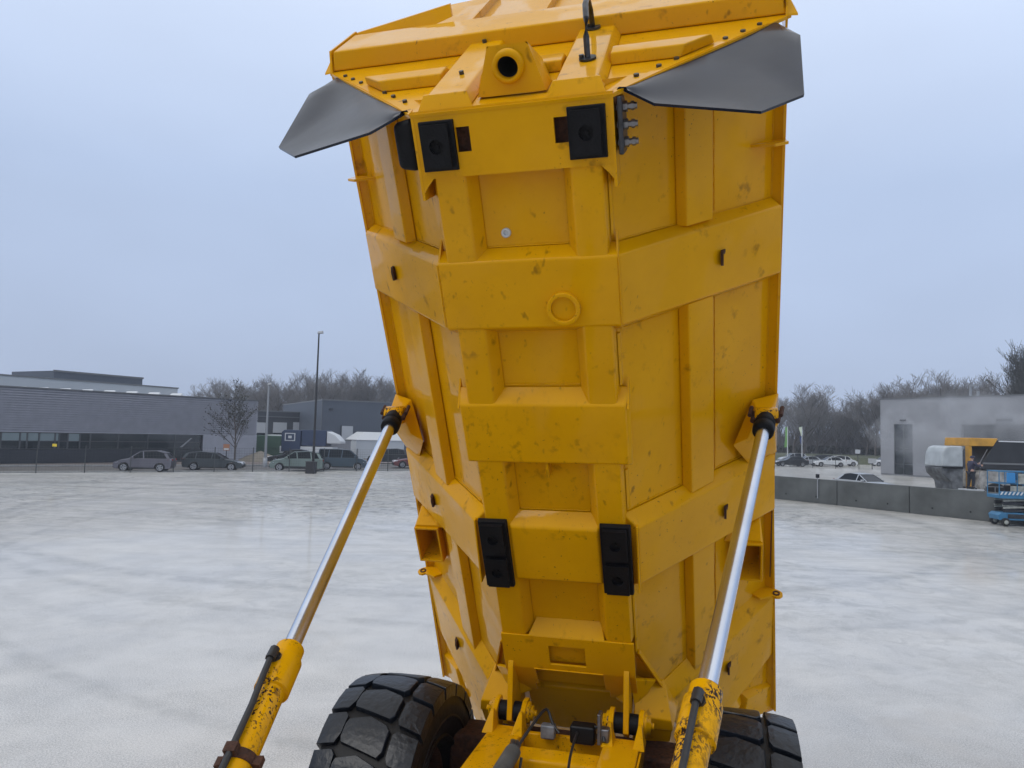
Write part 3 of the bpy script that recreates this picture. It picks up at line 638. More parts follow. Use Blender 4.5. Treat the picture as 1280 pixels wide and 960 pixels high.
# small dark tear marks left on the right slope by the flap
# ---- hoist cylinders
for q in (-1, 1):
    Pc = B(q*1.484, 2.133, -.94); Qc = B(q*1.075, 2.03, 1.552); dr = (Qc-Pc).normalized(); Ltot = (Qc-Pc).length
    m = MB(); m.lathe(Qc, dr, [(0, .050), (0, .070), (.010, .076), (.085, .076), (.09, .090), (.29, .090), (.295, .071), (1.95, .071), (1.96, .03)], 36)
    m.lathe(Qc+dr*2.0-Vector((.07, 0, 0)), (1, 0, 0), [(0, .075), (.14, .075)], 20)
    cyl = m.build('hoist_cylinder', 'yellow_worn' if q > 0 else 'yellow_chipped', truck, bevel=.004)
    cyl['label'] = 'chipped yellow hoist cylinder on the right of the dump body' if q > 0 else 'yellow hoist cylinder on the left of the dump body'
    m = MB(); m.tube([Pc+dr*.05, Qc+dr*.05], .046, 32, smooth=True); m.build('piston_rod', 'chrome', cyl)
    m = MB(); m.lathe(Pc, dr, [(-.06, .07), (.0, .075), (.04, .078), (.05, .068), (.055, .078), (.12, .076), (.13, .068), (.13, .047)], 28); m.build('rod_boot', 'rubber', cyl)
    m = MB(); m.lathe(Pc+dr*.045, dr, [(0, .0695), (.008, .0695)], 28); m.build('boot_clip', 'steel', cyl)
    upv = Vector((0, -.5, .85)); upv = (upv-dr*upv.dot(dr)).normalized(); sd = dr.cross(upv)
    hv = (upv*1.0+Vector((-.10, 0, 0))).normalized()
    m = MB(); m.lathe(Qc+dr*.15+hv*.068, hv, [(0, .034), (.03, .034), (.03, .026), (.06, .026)], 8, False); m.tube([Qc+dr*.12+hv*.118, Qc+dr*.19+hv*.122], .026, 8)
    m.tube([Qc+dr*.19+hv*.122, Qc+dr*.27+hv*.117, Qc+dr*.45+hv*.098, Qc+dr*.9+hv*.094, Qc+dr*1.4+hv*.097], .016, 10)
    m.build('hydraulic_hose', 'hose', cyl)
    if q < 0:
        m = MB(); m.lathe(Qc+dr*.66, dr, [(0, .072), (0, .080), (.05, .080), (.05, .072)], 28)
        for sg in (-1, 1): m.hexa([Qc+dr*.66+sd*sg*.075-upv*.015+k for k in (Vector(), sd*sg*.035, sd*sg*.035+upv*.03, upv*.03)], [Qc+dr*.71+sd*sg*.075-upv*.015+k for k in (Vector(), sd*sg*.035, sd*sg*.035+upv*.03, upv*.04)])
        m.hexa([Qc+dr*.66+hv*.082+k for k in (-sd*.028, sd*.028, sd*.028+hv*.03, -sd*.028+hv*.03)], [Qc+dr*.71+hv*.082+k for k in (-sd*.028, sd*.028, sd*.028+hv*.03, -sd*.028+hv*.03)])
        m.build('hose_clamp', 'rust', cyl)
# ---- frame
m = MB()
ZT = 1.385
def rail(q):
    xi, xe = .30, .60
    m.hexa([(q*xi, .3, ZT-.02-.05), (q*xe, .3, ZT-.02-.05), (q*.58, 5.80, ZT), (q*.315, 5.80, ZT)], [(q*xi, .3, ZT-.45), (q*xe, .3, ZT-.45), (q*.58, 5.80, ZT-.36), (q*.315, 5.80, ZT-.36)])
frame = None
rail(-1); rail(1)
frame = m.build('frame', 'yellow_frame', truck, bevel=.012)
m = MB()
m.hexa([(-.32, 5.44, ZT-.08), (.32, 5.44, ZT-.08), (.32, 5.62, ZT-.06), (-.32, 5.62, ZT-.06)], [(-.32, 5.40, ZT-.38), (.32, 5.40, ZT-.38), (.32, 5.62, ZT-.38), (-.32, 5.62, ZT-.38)])
m.build('cross_member', 'yellow_frame', frame, bevel=.03, seg=3)
m = MB(); m.box(-.315, .315, 5.75, 5.80, ZT-.30, ZT-.02); m.build('rear_web', 'yellow_frame', frame, bevel=.01)
m = MB(); m.box(-.315, .315, 3.9, 5.40, ZT-.55, ZT-.50); m.build('belly_plate', 'black', frame)
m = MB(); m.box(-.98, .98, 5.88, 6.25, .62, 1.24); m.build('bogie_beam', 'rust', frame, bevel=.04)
for q in (-1, 1):
    for sg in (-1, 1):
        xc = q*.461+sg*.115
        m = MB(); m.prism([(5.70, ZT-.30), (5.70, ZT+.02), (5.90, 1.545), (5.985, 1.55), (6.03, 1.47), (6.02, 1.37), (5.95, ZT-.30)], xc-.020, xc+.020, ax=0); m.build('hinge_ear', 'yellow_frame', frame, bevel=.006)
        m = MB(); m.lathe(Vector(O)+Vector((xc+sg*.018, 0, 0)), (sg, 0, 0), [(0, .085), (.022, .085), (.026, .06), (.05, .06), (.052, .025), (.075, .025)], 24); m.build('pin_cap', 'yellow_chipped', frame)
        # pointed stop in front of the ear
        m = MB(); m.hexa([(xc-.045, 5.62, ZT-.01), (xc+.045, 5.62, ZT-.01), (xc+.045, 5.80, ZT-.01), (xc-.045, 5.80, ZT-.01)], [(xc-.012, 5.76, ZT+.12), (xc+.012, 5.76, ZT+.12), (xc+.012, 5.80, ZT+.12), (xc-.012, 5.80, ZT+.12)]); m.build('stop_wedge', 'yellow_frame', frame, bevel=.004)
    m = MB(); m.lathe(O+Vector((q*.461-.098, 0, 0)), (1, 0, 0), [(0, .075), (.074, .078)], 24); m.lathe(O+Vector((q*.461+.024, 0, 0)), (1, 0, 0), [(0, .078), (.074, .075)], 24); m.build('hinge_bush', 'rubber', frame)
# side flanges, upright plate on the right rail
m = MB(); m.box(.585, .60, 4.6, 5.75, ZT-.40, ZT-.02); m.build('side_plate', 'yellow_frame', frame)
m = MB(); m.hexa([(-.60, 4.2, ZT-.12), (-.72, 4.2, ZT-.12), (-.72, 5.0, ZT-.12), (-.60, 5.1, ZT-.12)], [(-.60, 4.2, ZT-.16), (-.72, 4.2, ZT-.16), (-.72, 5.0, ZT-.16), (-.60, 5.1, ZT-.16)]); m.build('side_step', 'yellow_frame', frame)
# axle, differential and rear structure in the shade behind the hinge
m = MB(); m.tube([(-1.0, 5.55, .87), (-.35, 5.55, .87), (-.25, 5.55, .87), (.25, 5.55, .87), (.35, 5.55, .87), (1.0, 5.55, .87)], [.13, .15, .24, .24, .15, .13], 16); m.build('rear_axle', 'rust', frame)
# hoses and small parts between the rails
m = MB(); m.tube([(-.285, 4.62, ZT+.0), (-.27, 5.25, ZT+.035)], [.058, .058], 12); m.build('grey_sleeve', 'grey_hose', frame)
for y, z in ((4.60, ZT+.0), (5.30, ZT+.04)):
    m = MB(); m.lathe((-.28, y, z), (0, 1, .03), [(0, .03), (0, .045), (.05, .045), (.05, .03)], 6, False); m.lathe((-.28, y-.01, z+.03), (0, 0, 1), [(0, .02), (.03, .02)], 6, False); m.build('hose_fitting', 'steel', frame)
random.seed(5)
def hosep(pts, r, mt='hose', nm='cable'):
    P_ = [Vector(p) for p in pts]; q_ = []
    for i in range(len(P_)-1):
        a0 = P_[max(i-1, 0)]; a1 = P_[i]; a2 = P_[i+1]; a3 = P_[min(i+2, len(P_)-1)]
        for k in range(6):
            t = k/6; q_.append(.5*((2*a1)+(-a0+a2)*t+(2*a0-5*a1+4*a2-a3)*t*t+(-a0+3*a1-3*a2+a3)*t**3))
    q_.append(P_[-1]); mm = MB(); mm.tube(q_, r, 8); return mm.build(nm, mt, frame)
hosep([(-.26, 5.34, ZT+.03), (-.20, 5.55, ZT+.12), (-.14, 5.75, ZT+.17), (-.08, 5.72, ZT+.08), (-.02, 5.68, ZT+.03)], .011)
hosep([(-.22, 5.30, ZT-.02), (-.20, 5.1, ZT-.25), (-.05, 4.95, ZT-.32), (.05, 5.05, ZT-.22), (.13, 5.15, ZT-.06), (.12, 5.4, ZT+.01), (.12, 5.66, ZT+.06), (.15, 5.74, ZT+.09)], .010)
hosep([(-.25, 5.0, ZT-.10), (-.12, 4.8, ZT-.28), (.0, 4.9, ZT-.36), (.08, 5.06, ZT-.24), (.13, 5.12, ZT-.09)], .013)
hosep([(-.30, 4.4, ZT-.05), (-.24, 4.75, ZT-.12), (-.2, 5.0, ZT-.28), (-.2, 5.2, ZT-.4)], .017)
hosep([(.16, 5.72, ZT+.06), (.28, 5.70, ZT+.10), (.33, 5.62, ZT+.03)], .012)
for i in range(5):
    mm = MB(); c_ = Vector((.13-.018*i, 5.13-.03*i, ZT-.08-.045*i)); mm.tube([c_+Vector((-.02, 0, 0)), c_+Vector((.025, -.01, .006))], .006, 6); mm.build('cable_tie', 'black', frame)
m = MB(); m.box(-.17, -.06, 5.68, 5.76, ZT-.03, ZT+.075); m.build('valve_block', 'galv_dull', frame, bevel=.015)
m = MB(); m.box(.06, .25, 5.66, 5.78, ZT-.03, ZT+.105); m.build('junction_box', 'black', frame, bevel=.02, seg=3)
m = MB(); m.box(.275, .30, 5.62, 5.72, ZT+.0, ZT+.22); m.build('sensor_arm', 'steel', frame, bevel=.004)
m = MB(); m.box(.28, .36, 5.64, 5.72, ZT+.01, ZT+.11); m.build('sensor', 'steel', frame, bevel=.012)
# ---- wheels
def make_wheel(q, yc, rot):
    xc = q*1.275; ZC = .862
    m = MB(); W2 = .345
    prof = [(-.22, .36), (-.30, .40), (-.36, .52), (-.385, .64), (-.37, .76), (-.335, .808), (-.20, .826), (0, .832), (.20, .826), (.335, .808), (.37, .76), (.385, .64), (.36, .52), (.30, .40), (.22, .36)]
    m.lathe((xc, yc, ZC), (1, 0, 0), prof, 72, True, False)
    wh = empty('wheel'); wh.parent = truck; wh.location = (xc, yc, ZC); WO[wh.name] = Vector((xc, yc, ZC))
    ty = m.build('tyre', 'tyre_side', wh)
    m = MB(); NP = 19
    def TP(u, th, r):
        r2 = r-.030*(abs(u)/.37)**3; return (xc+u, yc+r2*math.cos(th), ZC+r2*math.sin(th))
    def block(poly, r0, r1):
        # poly: (u, pitch fraction) corners; fan grid
        n = len(poly); cu = sum(p[0] for p in poly)/n; cv = sum(p[1] for p in poly)/n
        ring = []
        for i in range(n):
            for t in (0, .5):
                a0, a1 = poly[i], poly[(i+1) % n]; ring.append((a0[0]+(a1[0]-a0[0])*t, a0[1]+(a1[1]-a0[1])*t))
        n = len(ring); dth = 2*math.pi/NP
        def mk(sc, r): return [TP(cu+(u-cu)*sc, (base+cv+(v-cv)*sc)*dth, r) for u, v in ring]
        vs = mk(1.04, r0)+mk(1.0, r1-.006)+mk(.975, r1)+mk(.5, r1+.001)+[TP(cu, (base+cv)*dth, r1+.001)]
        fs = [(k*n+i, k*n+(i+1) % n, (k+1)*n+(i+1) % n, (k+1)*n+i) for k in range(3) for i in range(n)]+[(3*n+i, 3*n+(i+1) % n, 4*n) for i in range(n)]
        m.add(vs, fs, False)
    for k in range(NP):
        base = k+rot
        s_ = 1
        block([(-.378, .08), (-.235, .02), (-.205, .14), (-.205, .62), (-.235, .88), (-.378, .93)], .78, .868)
        block([(-.185, .22), (-.03, .10), (.12, .30), (.150, .42), (.150, .98), (.12, 1.12), (-.03, .98), (-.185, .84), (-.200, .70), (-.200, .36)], .81, .872)
        block([(.185, .50), (.21, .40), (.378, .52), (.378, 1.38), (.205, 1.24), (.185, 1.10)], .78, .868)
    m.build('tread', 'tyre', wh)
    # sidewall ribs
    for r_ in (.60, .45):
        for sg in (-1, 1): m = MB(); m.lathe((xc+sg*.372*(1 if r_ > .5 else .90), yc, ZC), (1, 0, 0), [(-.012, r_+.02), (sg*.012, r_+.01), (sg*.012, r_-.01), (-.012, r_-.02)], 60, True, False); m.build('sidewall_rib', 'tyre_side', wh)
    m = MB(); m.lathe((xc, yc, ZC), (1, 0, 0), [(-.24, .37), (-.25, .33), (-.20, .31), (-.05, .30), (0, .18), (.05, .30), (.20, .31), (.25, .33), (.24, .37)], 40, True, False); m.lathe((xc, yc, ZC), (1, 0, 0), [(-.30, .14), (-.28, .2), (.1, .2), (.12, .1)], 24)
    m.build('rim', 'rust', wh)
    return wh
for q, yc, rot in ((-1, 5.55, .3), (1, 5.55, .62), (-1, 3.55, .1), (1, 3.55, .5)):
    make_wheel(q, yc, rot)

# ================================================================== BACKGROUND
mat('siding', (.34, .345, .385), .55, noise=(1.5, .10)); mat('glass_dark', (.018, .024, .028), .10, spec=.8); mat('glass_pale', (.20, .25, .26), .15, spec=.7)
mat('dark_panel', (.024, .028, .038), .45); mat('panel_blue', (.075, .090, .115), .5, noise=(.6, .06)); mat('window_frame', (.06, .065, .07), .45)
mat('white_wall', (.50, .53, .55), .5, noise=(.4, .05)); mat('white_roof', (.62, .64, .65), .4); mat('concrete_grey', (.30, .30, .30), .8)
mat('grey_clad', (.27, .275, .29), .45, noise=(.5, .05)); mat('grey_clad_dark', (.055, .062, .072), .5, noise=(.5, .08)); mat('loading_door', (.48, .50, .52), .5)
mat('trim', (.16, .165, .17), .4); mat('black_metal', (.02, .02, .022), .5); mat('galv', (.34, .35, .36), .45, .5)
def stripe_bump(m, period, axis=2, strength=.6, vert=False):
    t = MAT[m].node_tree; b = t.nodes['Principled BSDF']; tcn = t.nodes.new('ShaderNodeTexCoord'); w_ = t.nodes.new('ShaderNodeTexWave')
    w_.bands_direction = 'X' if vert else 'Z'; w_.wave_profile = 'SAW'; w_.inputs['Scale'].default_value = 1/(period*20)*6.2832*.5; w_.inputs['Scale'].default_value = .314/period
    t.links.new(tcn.outputs['Object'], w_.inputs['Vector']); bp = t.nodes.new('ShaderNodeBump'); bp.inputs['Strength'].default_value = strength; bp.inputs['Distance'].default_value = .04
    t.links.new(w_.outputs['Fac'], bp.inputs['Height']); t.links.new(bp.outputs[0], b.inputs['Normal'])
stripe_bump('panel_blue', .33, vert=True, strength=.3); stripe_bump('grey_clad', .30, vert=True, strength=.15)
class Facade:                        # wall line from P0 to P1; local frame: x along, y away from camera, z up
    def __init__(s, P0, P1): s.P0 = Vector((P0.x, P0.y, 0)); d = P1-P0; s.L = Vector((d.x, d.y)).length; s.a = math.atan2(d.y, d.x)
    def uz(s, px, py, dep=0):
        r = ray(px, py); d = Vector((math.cos(s.a), math.sin(s.a), 0)); n = Vector((-d.y, d.x, 0)); o = s.P0+n*dep
        t = (o-CAM).dot(n)/r.dot(n); p = CAM+r*t; return (p-s.P0).dot(d), p.z
    def x(s, px, dep=0): return s.uz(px, 560, dep)[0]
# ---- left long building
F = Facade(g(0, 580), g(320, 575.8))
bl = empty('office_building', F.P0, F.a, 'long low grey building with shingled upper wall above a dark ribbon window', 'building')
X0, X1 = F.x(-260), F.x(320); ZE, ZR = 2.66, F.uz(0, 483)[1]
Xw = F.x(252)
m = MB(); rows = 18
for i in range(rows):                # overlapping horizontal shingle courses
    z0 = ZE+(ZR-ZE)*i/rows; z1 = ZE+(ZR-ZE)*(i+1)/rows
    m.hexa([(X0, -.06, z0), (X1, -.06, z0), (X1, .12, z1), (X0, .12, z1)], [(X0, .3, z0), (X1, .3, z0), (X1, .3, z1), (X0, .3, z1)])
for i in range(10):
    z0 = ZE*i/10; z1 = ZE*(i+1)/10; m.hexa([(Xw+.1, -.06, z0), (X1, -.06, z0), (X1, -.01, z1), (Xw+.1, -.01, z1)], [(Xw+.1, .3, z0), (X1, .3, z0), (X1, .3, z1), (Xw+.1, .3, z1)])
wall = m.build('shingle_wall', 'siding', bl)
m = MB(); m.box(X0, X1, .3, 22, 0, ZR-.05); m.build('core', 'dark_panel', bl)
m = MB(); m.box(X0, X1+.05, -.10, .3, ZR, ZR+.10); m.build('coping', 'trim', bl)
m = MB(); m.box(X0, Xw, -.05, .29, 0, F.uz(30, 562)[1]); m.build('plinth', 'dark_panel', bl)
zb, zt = F.uz(30, 561.5)[1], ZE-.02
zm = F.uz(30, 551.5)[1]
cuts = [-250, -200, -150, -100, -50, 0, 24, 33, 48, 68, 73, 84, 99, 112, 147, 184, 218, 250]
pale = {0: 1, 24: 1, 33: 1, 48: 1, 68: 1, 84: 1}
for i in range(len(cuts)-1):
    x0, x1 = F.x(cuts[i]), F.x(cuts[i+1])
    m = MB(); fw = .06
    m.box(x0, x1, -.04, .05, zt-fw, zt); m.box(x0, x1, -.04, .05, zb, zb+fw); m.box(x0, x0+fw, -.04, .05, zb+fw, zt-fw); m.box(x1-fw, x1, -.04, .05, zb+fw, zt-fw); m.box(x0+fw, x1-fw, -.04, .05, zm, zm+fw)
    wf = m.build('window', 'window_frame', bl)
    m = MB(); m.box(x0+fw, x1-fw, .0, .02, zm+fw, zt-fw); m.build('pane', 'glass_pale' if cuts[i] in pale else 'glass_dark', wf)
    m = MB(); m.box(x0+fw, x1-fw, .0, .02, zb+fw, zm); m.build('pane', 'glass_dark', wf)
# entrance with a stair behind glass at the right end of the ribbon
xa, xb = F.x(206), F.x(251)
m = MB(); m.box(xa, xb, -.065, -.055, .1, zb-.05); en = m.build('entrance_glazing', 'glass_dark', bl)
m = MB(); m.box(F.x(226), F.x(226)+.06, -.10, -.066, .05, zb); m.box(xa, xb, -.10, -.066, .05, .15); m.build('door_frame', 'window_frame', en)
p0, p1 = F.uz(224, 559), F.uz(238, 547.5)
m = MB(); m.hexa([(p0[0], -.10, p0[1]), (p1[0], -.10, p1[1]), (p1[0]+.15, -.10, p1[1]), (p0[0]+.25, -.10, p0[1])], [(p0[0], -.06, p0[1]), (p1[0], -.06, p1[1]), (p1[0]+.15, -.06, p1[1]), (p0[0]+.25, -.06, p0[1])]); m.build('stair_stringer', 'galv', en)
# ---- pale hall behind it with a row of skylights and a dark plant room
F2 = Facade(atg(-40, 78), atg(218, 100))
wh = empty('warehouse', F2.P0, F2.a, 'pale grey hall rising behind the long shingled building with low roof skylights', 'warehouse')
zt0 = F2.uz(0, 469)[1]
X0, X1 = F2.x(-300), F2.x(218)
m = MB(); m.box(X0, X1, 0, 30, 0, zt0); m.build('wall', 'white_wall', wh)
m = MB(); m.box(X0, X1+.1, -.1, 30, zt0, zt0+.15); m.build('roof_edge', 'trim', wh)
px0 = -150
for i in range(13):                  # low pyramidal skylights standing on the front building's roof line
    xa = F2.x(-120+i*28, -6); xb = F2.x(-120+i*28+17, -6); zz = ZR-.1
    zpk = F2.uz(-120+i*28+10, 481.5+ (i*28-120)*.045, -6)[1]
    m = MB(); m.add([(xa, -6, zz), (xb, -6, zz), ((xa*.35+xb*.65), -5.5, zpk), (xa, -3, zz), (xb, -3, zz), ((xa*.35+xb*.65), -3.5, zpk)], [(0, 1, 2), (3, 5, 4), (0, 2, 5, 3), (1, 4, 5, 2)]); m.build('skylight', 'white_roof', wh)
xa, xb = F2.x(61, 3), F2.x(173, 3); zt1 = F2.uz(100, 466, 3)[1]
m = MB(); m.box(xa, xb, 3, 12, zt0, zt1); m.build('plant_room', 'panel_blue', wh)
m = MB(); m.box(xa-.1, xb+.1, 2.9, 3.0, zt1-.12, zt1+.1); m.build('plant_room_edge', 'trim', wh)
# ---- loading dock building
F3 = Facade(atg(322, 108), atg(402, 114))
ld = empty('warehouse', F3.P0, F3.a, 'dark low warehouse with four white loading doors behind the lamp posts', 'warehouse')
X0, X1 = F3.x(300), F3.x(404); zt = F3.uz(360, 515.5)[1]
m = MB(); m.box(X0, X1, 0, 25, 0, zt); m.build('wall', 'grey_clad_dark', ld)
zz = F3.uz(360, 522)[1]
m = MB(); m.box(X0, X1, -.15, -.01, zz, zz+.12); m.box(X0, X1, -.1, 25, zt, zt+.15); m.build('trim_band', 'trim', ld)
for a0, a1 in ((318, 331), (340, 357), (365, 381), (389, 399)):
    z1 = F3.uz((a0+a1)/2, 528)[1]; z0 = F3.uz((a0+a1)/2, 541)[1]
    m = MB(); m.box(F3.x(a0), F3.x(a1), -.08, -.01, z0, z1); dd = m.build('loading_door', 'loading_door', ld)
    m = MB(); m.box(F3.x(a0)+.1, F3.x(a1)-.1, -.10, -.01, z0-.5, z0-.02); m.build('dock_window', 'glass_dark', dd)
# ---- dark blue-grey hall
F4 = Facade(atg(400, 98), atg(520, 104))
dh = empty('warehouse', F4.P0, F4.a, 'tall blue-grey hall with a single pale roller door left of the raised cylinder', 'warehouse')
X0, X1 = F4.x(400.5), F4.x(640); zt = F4.uz(440, 502)[1]
m = MB(); m.box(X0, X1, 0, 30, 0, zt); m.build('wall', 'panel_blue', dh)
m = MB(); m.box(X0-.05, X1, -.08, 30, zt, zt+.15); m.box(X0-.06, X0, -.06, .0, 0, zt); m.build('trim_band', 'trim', dh)
m = MB(); m.box(F4.x(424.5), F4.x(440), -.08, -.01, .2, F4.uz(430, 532.5)[1]); m.build('roller_door', 'loading_door', dh)
m = MB(); m.box(F4.x(424), F4.x(426), -.12, -.081, .2, F4.uz(430, 532)[1]); m.box(F4.x(409), F4.x(414), -.12, -.01, zt-1.3, zt-1.0); m.build('door_post', 'dark_panel', dh)
# white shed and low grey shed in front
sp = atg(446, 92)
shd = empty('shed', sp, F4.a, 'small grey storage tent with a pale sloping roof in front of the blue-grey hall', 'shed')
u = 92/924
m = MB(); m.box(0, 6.2, 0, 5, 0, 2.3); m.build('wall', 'white_wall', shd)
m = MB(); m.hexa([(-.1, -.1, 2.3), (6.3, -.1, 2.3), (6.3, 5.1, 2.3), (-.1, 5.1, 2.3)], [(1.2, .6, 3.3), (6.3, .6, 3.3), (6.3, 4.5, 3.3), (1.2, 4.5, 3.3)]); m.build('roof', 'white_roof', shd)
sp = atg(408, 88); ct = empty('container', sp, F4.a, 'low grey storage container beside the pale roller door', 'container')
m = MB(); m.box(0, 3.0, 0, 2.2, .1, 2.2)
for i in range(10): m.box(.1+i*.29, .22+i*.29, -.03, .0, .2, 2.1)
m.build('shell', 'grey_clad', ct, bevel=.02); m = MB(); m.box(-.05, 3.05, -.05, 2.25, 2.2, 2.3); m.build('roof', 'trim', ct)
# ---- lorry and containers in the yard behind
mat('lorry_blue', (.035, .055, .11), .5); mat('lorry_white', (.6, .62, .63), .35); mat('green_paint', (.06, .12, .085), .6); mat('sand', (.19, .17, .14), .95, noise=(.6, .2))
sp = atg(351, 84); lr = empty('lorry', sp, R(12), 'blue and white lorry parked in the yard between the two lamp posts', 'lorry')
s_ = 84/924
m = MB(); m.prism([(.1, .9), (.1, 3.1), (.4, 3.35), (2.3, 3.35), (2.3, .9)], 0, 2.3, ax=1); m.build('cab', 'lorry_blue', lr, bevel=.06)
m = MB(); m.box(2.4, 5.2, .1, 2.3, 1.6, 3.4); m.build('box_body', 'lorry_blue', lr, bevel=.04)
m = MB(); m.prism([(5.25, 1.9), (5.25, 3.3), (6.2, 2.9), (6.9, 2.2), (6.9, 1.9)], .2, 2.2, ax=1); m.build('tank', 'lorry_white', lr, bevel=.08)
m = MB(); m.box(-.1, 6.0, .1, 2.2, .7, 1.5); m.build('skirt', 'lorry_white', lr, bevel=.04)
m = MB(); m.box(.5, 1.7, -.03, -.01, 2.1, 3.0); e1 = m.build('sign', 'lorry_white', lr); m = MB(); m.box(.62, 1.58, -.04, -.031, 2.2, 2.9); m.build('sign_face', 'lorry_blue', e1)
m = MB(); m.box(.9, 1.3, -.05, -.041, 2.4, 2.7); m.build('sign_mark', 'lorry_white', e1)
for x in (.8, 3.6, 5.2):
    m = MB(); m.lathe((x, -.02, .5), (0, 1, 0), [(0, .3), (0, .5), (.3, .5), (.3, .3)], 20); m.build('wheel', 'black', lr)
sp = atg(319, 86); gc = empty('container', sp, R(12), 'green skip container half hidden by the white lamp post', 'container')
m = MB(); m.prism([(0, .3), (-.2, 2.2), (.2, 2.6), (3.1, 2.6), (3.1, .3)], 0, 2.2, ax=1); m.build('shell', 'green_paint', gc, bevel=.04); m = MB(); m.box(-.1, 3.2, -.06, 0, 1.2, 1.35); m.build('rib', 'green_paint', gc)
sp = atg(334, 88); wc = empty('container', sp, R(12), 'white storage container between the green skip and the blue lorry', 'container')
m = MB(); m.box(0, 1.6, 0, 2.2, .2, 2.7)
for i in range(5): m.box(.15+i*.28, .25+i*.28, -.03, .0, .3, 2.6)
m.build('shell', 'white_roof', wc, bevel=.03); m = MB(); m.box(.1, 1.5, -.06, -.031, 1.2, 1.3); m.build('lock_bar', 'trim', wc)
# heap of sand
m = MB(); c_ = atg(327, 78); n = 18; vs = [(c_.x, c_.y, 1.1)]
for k in range(n): vs.append((c_.x+math.cos(k/n*6.283)*(2.6+.3*math.sin(k*2.1)), c_.y+math.sin(k/n*6.283)*(2.2+.3*math.cos(k*1.7)), 0))
m.add(vs, [(0, 1+k, 1+(k+1) % n) for k in range(n)], True); tag(m.build('sand_heap', 'sand'), 'low brown heap of sand behind the white lamp post', 'sand heap')
# ---- lamp posts
def lamp(name, base, H, r, m_, label, head):
    e = empty(name, base, R(12), label, 'street lamp')
    m = MB(); m.tube([(0, 0, 0), (0, 0, H*.5), (0, 0, H)], [r*1.3, r, r*.7], 10); m.lathe((0, 0, 0), (0, 0, 1), [(0, r*2), (.8, r*2), (.85, r*1.3)], 10); m.build('pole', m_, e)
    m = MB(); m.hexa([(-head*.3, -.14, H-.02), (head, -.14, H+.03), (head, .14, H+.03), (-head*.3, .14, H-.02)], [(-head*.2, -.1, H+.18), (head*.95, -.1, H+.22), (head*.95, .1, H+.22), (-head*.2, .1, H+.18)]); m.build('lamp_head', 'galv', e, bevel=.02)
    return e
lb = g(391, 591); Dl = 61.2
lamp('street_lamp', lb, 11.4, .085, 'black_metal', 'tall black lamp post with a flat head in front of the blue-grey hall', .35)
lamp('street_lamp', g(331, 584), 7.4, .10, 'galv', 'shorter white lamp post with a small flat head right of the bare tree', .30)
m = MB(); c_ = g(387, 592); m.box(c_.x-.4, c_.x+.4, c_.y, c_.y+.4, 0, .9); m.box(c_.x-.43, c_.x+.43, c_.y-.03, c_.y+.43, .9, .96); tag(m.build('cabinet', 'black_metal', bevel=.02), 'small black cabinet at the foot of the tall black lamp post', 'cabinet')
# ---- fence along the left
mat('fence_wire', (.05, .055, .055), .5)
def fence(name, A_, B2, H, step, label, sparse=.25, cat='fence'):
    d = B2-A_; L_ = Vector((d.x, d.y)).length; an = math.atan2(d.y, d.x); e = empty(name, (A_.x, A_.y, 0), an, label, cat)
    n = max(1, round(L_/step))
    for i in range(n+1):
        m = MB(); x = i*L_/n; m.box(x-.03, x+.03, -.03, .03, 0, H+.05); m.build('post', 'fence_wire', e)
    m = MB(); k = int(L_/sparse)
    for i in range(k): x = i*sparse; m.box(x-.003, x+.003, -.003, .003, .05, H)
    for i in range(int(H/.2)+1): m.box(0, L_, -.006, -.002, .05+i*.2, .058+i*.2)
    m.build('wire_mesh', 'fence_wire', e); return e
fence('fence', f0-FD*10, f1+FD*6, 1.9, 3.0, 'dark wire mesh fence along the far left edge of the yard', .2)
mat('sign_yellow', (.75, .55, .03), .5); mat('sign_orange', (.38, .17, .09), .6)
p = at(69, 556.5, 52.1); m = MB(); m.box(p.x-.19, p.x+.19, p.y-.06, p.y-.04, p.z-.10, p.z+.10); m.box(p.x-.16, p.x+.16, p.y-.04, p.y-.02, p.z-.05, p.z+.05); tag(m.build('warning_sign', 'sign_yellow'), 'small yellow sign fixed to the wire fence at far left', 'sign')
e = empty('warning_sign', g(282, 583.5), R(15), 'small orange and white sign on a post between the bare tree and dark estate car', 'sign')
m = MB(); m.box(-.03, .03, -.03, .03, 0, 1.7); m.build('post', 'black_metal', e); m = MB(); m.box(-.28, .28, -.05, -.031, 1.45, 2.0); m.build('board', 'sign_orange', e); m = MB(); m.box(-.22, .22, -.06, -.051, 1.5, 1.65); m.build('text_panel', 'white_roof', e)
